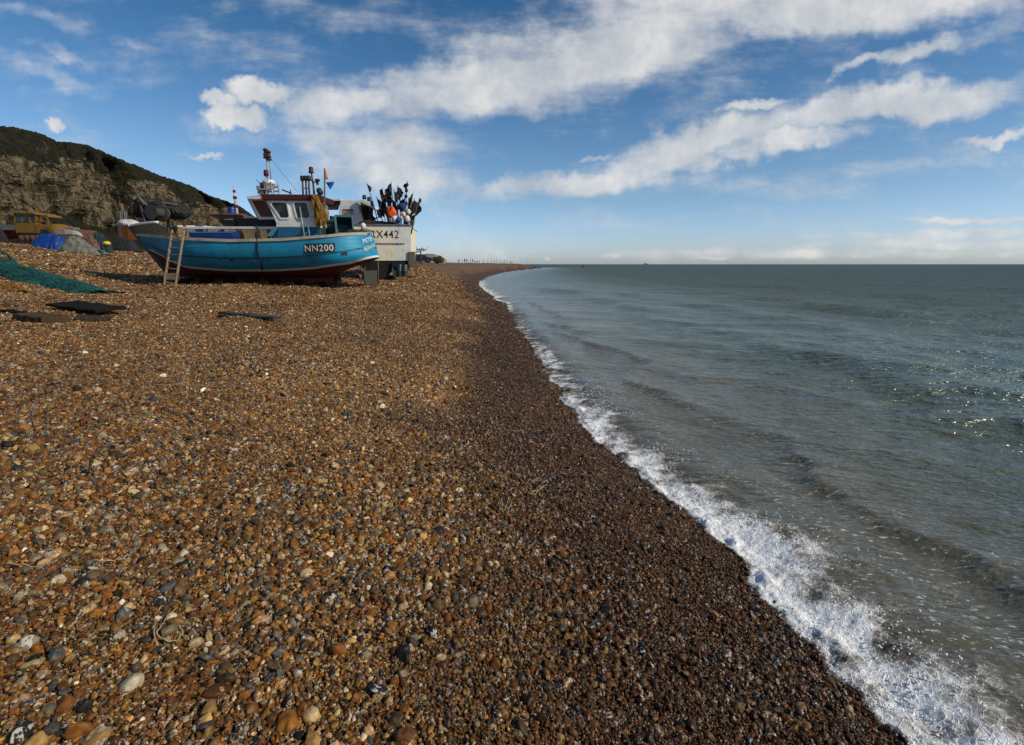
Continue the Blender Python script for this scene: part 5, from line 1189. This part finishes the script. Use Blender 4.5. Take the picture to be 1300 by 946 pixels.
# orange and white boat half hidden behind the bow
c = P(160,303,48); t = thing('orange_boat', 'orange boat with a white canvas top hidden behind the bow of the blue boat', 'boat', c)
vs = []; fs = []
for px, bb, zt_, zl in ((149.5,.1,286,298),(154,.6,286.5,304),(162,.8,287,305),(180,.8,287,305),(196,.7,287,304)):
    for sd in (-1,1): vs += [P(px,zt_,48+sd*bb)-c, P(px,zl,48+sd*bb*.5)-c]
for i in range(4): a = 4*i; fs += [(a,a+4,a+5,a+1),(a+2,a+3,a+7,a+6),(a+1,a+5,a+7,a+3),(a,a+2,a+6,a+4)]
fs += [(0,1,3,2),(16,18,19,17)]; MB().add(vs, fs).build('hull', paint('orange_hull', (.40,.14,.02), .5, .4), t, bevel=.02)
mb = MB(); mb.ell(P(163,284.5,48)-c, (.9,.8,.42), 18, 10, amp=.1, seed=4); mb.build('canvas_top', cloth('white_canvas', (.55,.54,.50), .7), t, smooth=True)
mb = MB()
for px in (153,155,158.5,161): mb.tube([P(px,284,48.5)-c, P(px,265+((px*3) % 4),48.5)-c], .025, 5)
mb.tube([P(152,269,48.5)-c, P(162,266,48.5)-c], .02, 5); mb.build('rail_frame', M_steel, t)
# ---- green trawl net lying on the shingle
def strand_net(name, label, cat, spine, width, height, mat, mat2, n, seed, rr=.007):
    pts = [on_ground(px, py) for px, py in spine]; P0 = pts[0]; t = thing(name, label, cat, P0); rd = random.Random(seed)
    us = np.linspace(0, 1, len(pts)); xs = np.array([tuple(p) for p in pts])
    def sp(u): return np.array([np.interp(u, us, xs[:,k]) for k in range(2)])
    nu, nv = 90, 22; V = np.zeros((nu, nv, 3))
    for i in range(nu):
        u = i/(nu-1); c0 = sp(u); dv = sp(min(1, u+.01))-sp(max(0, u-.01)); dv /= np.linalg.norm(dv)+1e-9; nn = np.array([-dv[1], dv[0]])
        w_ = np.interp(u, *width); h_ = np.interp(u, *height)
        for j in range(nv):
            v = j/(nv-1)*2-1; q = c0+nn*v*w_*(1+.18*math.sin(u*23+j*.2)+.1*math.sin(u*51)); V[i,j,:2] = q; V[i,j,2] = h_*(1-abs(v)**2.2)
    V[:,:,2] = ground_z(V[:,:,0], V[:,:,1])+V[:,:,2]*(.55+.9*fbm(V[:,:,0]*3, V[:,:,1]*3, seed, 4))+.012
    o = grid_obj('netting', V-np.array(P0), mat); o.parent = t
    mb = MB()
    for k in range(n):
        v = rd.uniform(-1.02, 1.02); u0 = rd.uniform(0, .9); u1 = min(1, u0+rd.uniform(.08,.35)); ph = rd.uniform(0, 6.28); am = rd.uniform(.03,.12); q = []
        for i in range(12):
            u = u0+(u1-u0)*i/11; c0 = sp(u); dv = sp(min(1, u+.01))-sp(max(0, u-.01)); dv /= np.linalg.norm(dv)+1e-9; nn = np.array([-dv[1], dv[0]])
            w_ = np.interp(u, *width); vv = v*(1+am*math.sin(i*1.3+ph)); p = c0+nn*vv*w_; h_ = np.interp(u, *height)*max(0, 1-abs(vv)**2.2)*1.15
            q.append(Vector((p[0], p[1], G(p[0], p[1])+h_+.02+.03*abs(math.sin(i*1.7+ph))))-P0)
        mb.tube(q, rr, 4)
    mb.build('strands', mat2, t, smooth=True); return t
m_gn, nt, b = newmat('green_net'); tc = nt.N('ShaderNodeTexCoord').outputs['Object']
mp = nt.N('ShaderNodeMapping', {'Vector': tc}); mp.inputs['Rotation'].default_value = (0,0,R(-38)); mp.inputs['Scale'].default_value = (.5,4,2)
n1 = nt.noise(mp.outputs[0], 6, 7, .75); n2 = nt.noise(tc, 30, 4, .7)
bset(nt, b, col=nt.ramp(nt.math('ADD', nt.math('MULTIPLY', n1, .6), nt.math('MULTIPLY', n2, .4)), [(.35,(.002,.02,.018)),(.5,(.006,.085,.065)),(.68,(.03,.19,.15))]), rough=.85, normal=nt.N('ShaderNodeBump', {'Height': nt.math('ADD', n1, n2), 'Strength': 1.0, 'Distance': .05}).outputs[0])
m_gs = cloth('green_twine', (.012,.14,.11), .8)
strand_net('trawl_net', 'long heap of dark green trawl net trailing across the shingle', 'net', [(-70,322),(-25,334),(0,343),(30,350),(60,359),(90,366),(112,371),(126,374)], ([0,.5,.8,1],[1.1,.75,.5,.25]), ([0,.6,1],[.30,.22,.08]), m_gn, m_gs, 420, 5, .009)
strand_net('green_rope', 'thin green rope running down from the left edge to the net', 'rope', [(-30,305),(-5,318),(8,324),(16,332),(26,342)], ([0,1],[.07,.10]), ([0,1],[.06,.08]), m_gn, m_gs, 40, 6)
strand_net('orange_net', 'small heap of orange net below the green one at the left edge', 'net', [(-25,366),(-5,367),(12,369),(27,372)], ([0,.7,1],[.40,.34,.14]), ([0,1],[.13,.06]), cloth('orange_netting', (.30,.13,.012), .9, 14), cloth('orange_twine', (.42,.19,.02), .9), 120, 7, .006)
strand_net('black_rope', 'tangled black rope at the tip of the green net', 'rope', [(120,374),(132,373),(146,373.5),(159,374)], ([0,1],[.12,.04]), ([0,1],[.05,.03]), cloth('black_rope', (.015,.017,.018), .9, 14), cloth('black_twine', (.02,.022,.022), .9), 60, 8, .008)
# ---- boards and blocks
def board(label, p0, p1, w_, th, mat, roll=0, lift=.02, name='plank', z1=0.0, group=None):
    a, b_ = on_ground(*p0), on_ground(*p1); d_ = b_-a; ln = math.hypot(d_.x, d_.y); c_ = (a+b_)/2
    mb = MB(); nx_ = 14; vs = []; rd = random.Random(int(p0[0]*7+p0[1]))
    for i in range(nx_+1):
        x = -ln/2+ln*i/nx_; e0 = rd.uniform(-.012,.012); wb = .01*math.sin(i*1.1)
        vs += [(x, -w_/2+e0, -th/2+wb), (x, w_/2+e0, -th/2+wb), (x, w_/2+e0, th/2+wb), (x, -w_/2+e0, th/2+wb)]
    fs = [(0,1,2,3), tuple(4*nx_+k for k in (3,2,1,0))]
    for i in range(nx_): fs += [(4*i+j, 4*i+4+j, 4*i+4+(j+1) % 4, 4*i+(j+1) % 4) for j in range(4)]
    o = mb.add(vs, fs).build(name, mat, bevel=.008); o.location = c_+Vector((0,0,th/2+lift)); o.rotation_euler = (roll, -math.atan2(d_.z+z1, ln), math.atan2(d_.y, d_.x)); return tag(o, label, 'plank' if name == 'plank' else 'timber', group)
board('broad dark plank lying across the others on the shingle', (80,393), (143,402), .60, .05, W_dark, .05, .11)
board('thick timber with a pale sawn end facing the viewer', (36,406), (72,412), .42, .12, wood('brown_timber', (.075,.05,.028)), 0, .01, 'timber', group='timbers under the broad plank')
board('long thin dark plank half buried at the left of the timbers', (6,396), (46,402), .16, .05, W_dark, 0, .0)
board('grey weathered beam lying under the right end of the broad plank', (98,407), (140,409), .30, .10, wood('grey_timber', (.05,.04,.028)), 0, .0, 'timber', group='timbers under the broad plank')
board('thin dark plank lying alone on open shingle below the boat', (282,402), (352,410), .18, .05, paint('tarred_wood', (.03,.028,.025), .85), .04, .065)
board('short pale driftwood stick on the bank above the net', (104,343.5), (119,347), .05, .04, W_pale, 0, .0)
board('brown driftwood branch lying left of the pale stick', (58,333), (77,341), .06, .06, W_plank, 0, .0)
board('dark thin batten lying right of the round stone', (104,357.5), (127,361), .07, .04, W_plank, 0, .0)
p = on_ground(101,356); top_('boulder', 'round tan stone larger than the shingle beside the green net', 'stone', MB().ell((0,0,.04), (.17,.13,.13), 18, 10, amp=.08, seed=4), cloth('tan_stone', (.28,.19,.11), .8, 6, .3), p, smooth=True)
p = on_ground(96,312); 
# ---- straw twine on the pebbles
m_tw = cloth('straw_twine', (.40,.31,.17), .85, 20, .3)
def twine(label, paths, r=.0022):
    P0 = on_ground(*paths[0][0]); mb = MB()
    for pth in paths:
        q = []; 
        n_ = len(pth)
        for i in range(n_-1):
            p_1 = pth[max(0,i-1)]; p0 = pth[i]; p1 = pth[i+1]; p2 = pth[min(n_-1,i+2)]
            for k in range(5):
                t_ = k/5; f = lambda a,b_,c_,d_: .5*((2*b_)+(-a+c_)*t_+(2*a-5*b_+4*c_-d_)*t_*t_+(-a+3*b_-3*c_+d_)*t_**3)
                g = on_ground(f(p_1[0],p0[0],p1[0],p2[0]), f(p_1[1],p0[1],p1[1],p2[1]), .020+.008*math.sin(i*2+k)); q.append(g-P0)
        mb.tube(q, r, 6)
    o = mb.build('twine', m_tw, smooth=True); o.location = P0; return tag(o, label, 'twine', 'strands of old twine on the shingle')
twine('looped strand of straw twine in the lower left of the shingle', [[(226,778),(214,788),(204,800),(200,812),(208,818),(222,818),(232,812),(229,803),(218,800),(213,806)],[(199,795),(196,808),(200,822)]], .0030)
twine('frayed straight strand of straw twine at the left, above the looped one', [[(118,718),(135,716),(152,714),(165,710),(172,704),(176,697)],[(130,720),(150,715),(168,712)]], .0028)
twine('tangled twine on the dark shingle, the longest with several loops', [[(648,596),(655,605),(662,612),(668,618),(672,612),(678,616),(682,625),(676,628),(690,620),(696,613),(688,617)],[(668,622),(670,628),(678,630),(684,626),(692,618)],[(655,600),(660,594),(666,606)]], .0030)
twine('small twine loop on the dark shingle below the tangle', [[(632,645),(634,641),(640,650),(646,638),(650,642),(644,648),(640,646)],[(632,644),(640,655)]], .0028)
twine('single upright twine strand left of the tangle on dark shingle', [[(628,602),(640,606),(644,614),(643,626)],[(630,606),(648,612),(660,620)]], .0025)
twine('twine strand on the left shingle close to the frame edge', [[(8,722),(30,722),(50,724),(60,720)]], .0028)
# ================================================================ FAR END OF THE BEACH
def person(label, px, Y, clothes, pose=0, h=1.72, group='people on the far beach', py=None):
    x = (px-650)/F*Y*1.0; x = P(px, 335, Y).x; gz = G(x, Y); k = h/1.72
    t = bpy.data.meshes.new('person'); sw = .18*(1 if pose != 2 else .5)
    if pose == 3:  # sitting
        J = [(0,0,.45),(0,-.02,.75),(0,-.02,.98),(0,-.03,1.08),(0,-.03,1.22),(-.1,0,.45),(-.12,-.4,.48),(-.13,-.42,.06),(.1,0,.45),(.13,-.42,.50),(.15,-.44,.06),(-.2,-.02,.95),(-.27,-.15,.72),(-.2,-.35,.62),(.2,-.02,.95),(.27,-.15,.72),(.2,-.35,.62),(-.13,-.55,.03),(.15,-.57,.03)]
    else:
        a = sw if pose == 1 else .04
        J = [(0,0,.92),(0,0,1.2),(0,0,1.42),(0,0,1.50),(0,-.01,1.62),(-.09,0,.88),(-.10,-a,.48),(-.10,a*.6,.07),(.09,0,.88),(.10,a,.48),(.10,-a*1.2,.07),(-.19,0,1.40),(-.25,a,1.12),(-.25,-.06+a,.86),(.19,0,1.40),(.25,-a,1.12),(.25,-.10-a,.86),(-.10,a*.6-.14,.03),(.10,-a*1.2-.14,.03)]
    Ed = [(0,1),(1,2),(2,3),(3,4),(0,5),(5,6),(6,7),(7,17),(0,8),(8,9),(9,10),(10,18),(2,11),(11,12),(12,13),(2,14),(14,15),(15,16)]
    rad = [.15,.14,.15,.055,.11,.10,.07,.045,.10,.07,.045,.065,.045,.035,.065,.045,.035,.04,.04]
    t.from_pydata([Vector(j)*k for j in J], Ed, []); o = bpy.data.objects.new('person', t); COL.objects.link(o)
    t.skin_vertices or t.attributes
    md = o.modifiers.new('skin', 'SKIN')
    bpy.context.view_layer.objects.active = o
    if not t.skin_vertices:
        pass
    sv_ = t.skin_vertices[0].data if t.skin_vertices else None
    if sv_:
        for i, r_ in enumerate(rad): sv_[i].radius = (r_*k, r_*k)
        sv_[0].use_root = True
    sb_ = o.modifiers.new('sub', 'SUBSURF'); sb_.levels = 1; sb_.render_levels = 1
    t.materials.append(clothes); o.location = (x, Y, gz); o.rotation_euler = (0,0,random.Random(px).uniform(-3,3)); tag(o, label, 'person', group)
    top = 1.62 if pose != 3 else 1.22
    MB().ell((0,.02*k,top*k+.03), (.105*k,.115*k,.11*k), 12, 8).build('hair', cloth('dark_hair', (.02,.015,.01), .8), o, smooth=True)
    return o
c_dk = cloth('dark_jacket', (.02,.022,.03), .85); c_br = cloth('maroon_coat', (.07,.02,.02), .85); c_gy = cloth('grey_coat', (.07,.075,.085), .85); c_bl = cloth('blue_coat', (.02,.04,.10), .85)
person('person in dark clothes standing leftmost on the skyline of the far beach', 582.5, 225, c_gy, 0)
person('taller person in dark coat walking beside another on the far beach', 590, 215, c_br, 1, 1.85)
person('person in dark jacket walking just right of the tall one', 592.6, 213, c_dk, 1, 1.75)
person('person in dark jacket walking alone right of the pair', 600, 220, c_dk, 1, 1.72)
person('person in blue-grey coat near the middle of the row of posts', 631, 235, c_bl, 0, 1.78)
person('person in grey standing towards the right end of the posts', 643.3, 245, c_gy, 0, 1.75)
person('person in grey at the right end of the row of posts', 647.8, 245, c_gy, 1, 1.5)
person('person in dark red jacket standing by the corner of the white boat', 534.5, 62, c_br, 0, 1.5, 'people on the far beach')
# dog
x = P(605.3,335,216).x; gz = G(x,216); t = thing('dog', 'dark dog standing on the far beach right of the lone walker', 'dog', (x,216,gz))
mb = MB(); mb.tube([(-.40,0,.52),(-.15,0,.50),(.15,0,.53),(.36,0,.58),(.50,0,.74)], [.13,.13,.16,.13,.08], 10); mb.ell((.60,0,.80), (.15,.09,.10), 10, 7); mb.tube([(.68,0,.78),(.80,0,.75)], [.06,.04], 8)
mb.tube([(-.42,0,.56),(-.58,0,.70),(-.66,0,.84)], [.04,.03,.015], 6)
for sx in (-1,1):
    mb.tube([(.28,.08*sx,.50),(.29,.08*sx,.26),(.27,.08*sx,.02)], [.06,.035,.03], 7); mb.tube([(-.34,.08*sx,.50),(-.28,.08*sx,.32),(-.42,.08*sx,.18),(-.38,.08*sx,.02)], [.08,.05,.035,.03], 7); mb.ell((.57,.07*sx,.88), (.03,.02,.06), 6, 5)
o = mb.build('dog_body', c_dk, t, smooth=True); md = o.modifiers.new('r','REMESH'); md.mode = 'VOXEL'; md.voxel_size = .025
# groyne posts
pxs = [587, 597.5, 602.5, 608.5, 613.5, 619.5, 624.5, 628, 635.5, 638.5, 640.5, 650]
for k, px in enumerate(pxs):
    Y = 228+k*1.5; x = P(px,335,Y).x; gz = G(x,Y); hh_ = 1.25+.25*((k*5) % 3)
    nm = ['leftmost','second','third','fourth','fifth','sixth','seventh','eighth','ninth','tenth','eleventh','rightmost'][k]
    top_('marker_post', 'thin wooden post on the far skyline, %s of twelve from the left' % nm, 'post', MB().tube([(0,0,-.2),(0,0,hh_*.5),(.02,0,hh_)], [.10,.09,.07], 7).lathe([(.11,-.05),(.12,0),(.07,.07)], (.02,0,hh_), 7), W_dark, (x,Y,gz), 'posts on the skyline of the far beach')
# angler with rods at the tip
Y = 268; x = P(678.3,336,Y).x; gz = G(x,Y)
person('person sitting hunched in black beside two fishing rods at the tip of the beach', 678.5, Y, c_dk, 3, 2.1)
for k, (dx, lean) in enumerate(((-1.3,-1.6),(-.4,1.3))):
    t = thing('fishing_rod', ('long fishing rod on the beach tip leaning left','long fishing rod on the beach tip leaning right')[k], 'fishing rod', (x+dx-1.2,Y,G(x+dx-1.2,Y)), group='fishing rods at the tip of the beach')
    MB().tube([(0,0,0),(lean*.3,0,1.6),(lean,0,4.6)], [.045,.03,.015], 6).build('rod', M_black, t); MB().lathe([(.05,-.05),(.07,0),(.05,.05)], (lean*.2,-.06,1.0), 8).build('reel', M_black, t)
# sea marker and distant ship
Y = 330; p = P(740,337,Y); t = thing('sea_marker', 'dark marker pile standing in the sea off the end of the beach', 'marker', (p.x,Y,-.5))
MB().tube([(0,0,0),(0,0,1.7)], [.34,.28], 10).build('pile', W_dark, t, smooth=True); MB().lathe([(.40,1.6),(.45,1.8),(.3,2.1),(.05,2.3)], n=10).build('cap', M_black, t)
Y = 6000; p = P(820,335,Y); t = thing('ship', 'tiny grey ship on the horizon', 'ship', (p.x,Y,0))
MB().prism([(-26,0,0),(22,0,0),(30,0,7),(-28,0,5)], (0,9,0)).build('hull', M_grey, t); MB().box((-14,4,10), (12,8,10)).box((4,4,8), (16,6,5)).build('superstructure', M_grey, t)
# rocks, car and bush behind the white boat
for k, (px, py, Y, r, lb) in enumerate(((545,331,95,(2.6,2,1.5),'large tan rock of the mound beyond the white boat'),(552,332.5,97,(2.2,2,1.1),'lower tan rock at the right of the mound beyond the white boat'),(538,330.5,94,(1.6,1.5,1.2),'small tan rock at the left of the mound beyond the white boat'))):
    q = P(px,py,Y); top_('boulder', lb, 'rock', MB().ell((0,0,0), r, 20, 12, amp=.13, seed=k+30), cloth('tan_rock', (.26,.185,.11), .95, 1.2, 1.0), (q.x,Y,G(q.x,Y)+.1), 'rocks of the mound beyond the white boat', smooth=True)
# bush
q = P(556.5,332,90); rd = random.Random(2); t = thing('bush', 'dark green rounded bush on the skyline right of the rocks', 'bush', (q.x,90,G(q.x,90)))
MB().tube([(0,0,0),(.1,0,.5),(0,.1,.9)], [.10,.07,.03], 6).tube([(.1,0,.4),(.6,0,.8)], [.06,.02], 6).tube([(0,0,.4),(-.6,.1,.8)], [.06,.02], 6).build('stems', W_dark, t)
vs = []; fs = []
for k in range(2600):
    v = Vector((rd.gauss(0,1), rd.gauss(0,1), rd.gauss(0,1))).normalized()*rd.uniform(.55,1)**.5; cc_ = Vector((v.x*1.0+.12*math.sin(v.z*9), v.y*.9, .65+v.z*.62+.1*math.sin(v.x*7)))
    if cc_.z < .02: continue
    a = Vector((rd.gauss(0,1), rd.gauss(0,1), rd.gauss(0,1))).normalized()*.07; b_ = a.orthogonal().normalized()*.05; i = len(vs); vs += [cc_-a, cc_+b_, cc_+a, cc_-b_]; fs.append((i,i+1,i+2,i+3))
MB().add(vs, fs).build('foliage', cloth('leaf_green', (.035,.055,.02), .7, 3), t, recalc=False)
# car beyond the white boat
q = P(541,331,88); t = thing('parked_car', 'dark blue car half hidden behind the rocks beyond the white boat', 'car', (q.x-.6,86,G(q.x-.6,86)-.1))
MB().prism([(-1.9,-.8,.35),(1.9,-.8,.35),(2.0,-.8,.8),(1.2,-.8,.95),(.6,-.8,1.4),(-1.0,-.8,1.42),(-1.7,-.8,.95),(-2.0,-.8,.85)], (0,1.6,0)).build('body', paint('car_blue', (.008,.012,.05), .4, .1), t, bevel=.06)
MB().prism([(1.0,-.81,.97),(.55,-.81,1.33),(-.95,-.81,1.35),(-1.5,-.81,.97)], (0,1.62,0)).build('windows', M_glass, t)
for x_ in (-1.2,1.2):
    for y_ in (-.78,.78): MB().lathe([(.18,-.1),(.32,-.09),(.33,0),(.32,.09),(.18,.1)], M=Matrix.Translation((x_,y_,.33)) @ Euler((R(90),0,0)).to_matrix().to_4x4(), n=16).build('wheel', M_black, t, smooth=True)
# far thicket of poles sticking out beyond RX442
q = P(530,318,45); t = thing('net_rack', 'thin twiggy poles with dark net scraps showing right of the white boat', 'net rack', (q.x,45,G(q.x,45)))
mb = MB(); h0 = q.z-G(q.x,45); mb.tube([(-.3,0,0),(-.2,0,h0)], .03, 6)
for k in range(7): a = -.2+k*.33; mb.tube([(-.2,0,h0-.2),(a*.4,0,h0+.05+.06*math.sin(k*2)),(a*.55,0,h0+.35*abs(math.cos(k)))], .018, 5)
mb.build('poles', M_black, t)
mb = MB(); [mb.ell((.0+k*.14,0,h0+.08+.06*math.sin(k*3)), (.06,.04,.07), 8, 6, amp=.3, seed=k) for k in range(5)]; mb.build('net_scraps', cloth('dark_green_scrap', (.02,.05,.035), .9), t)
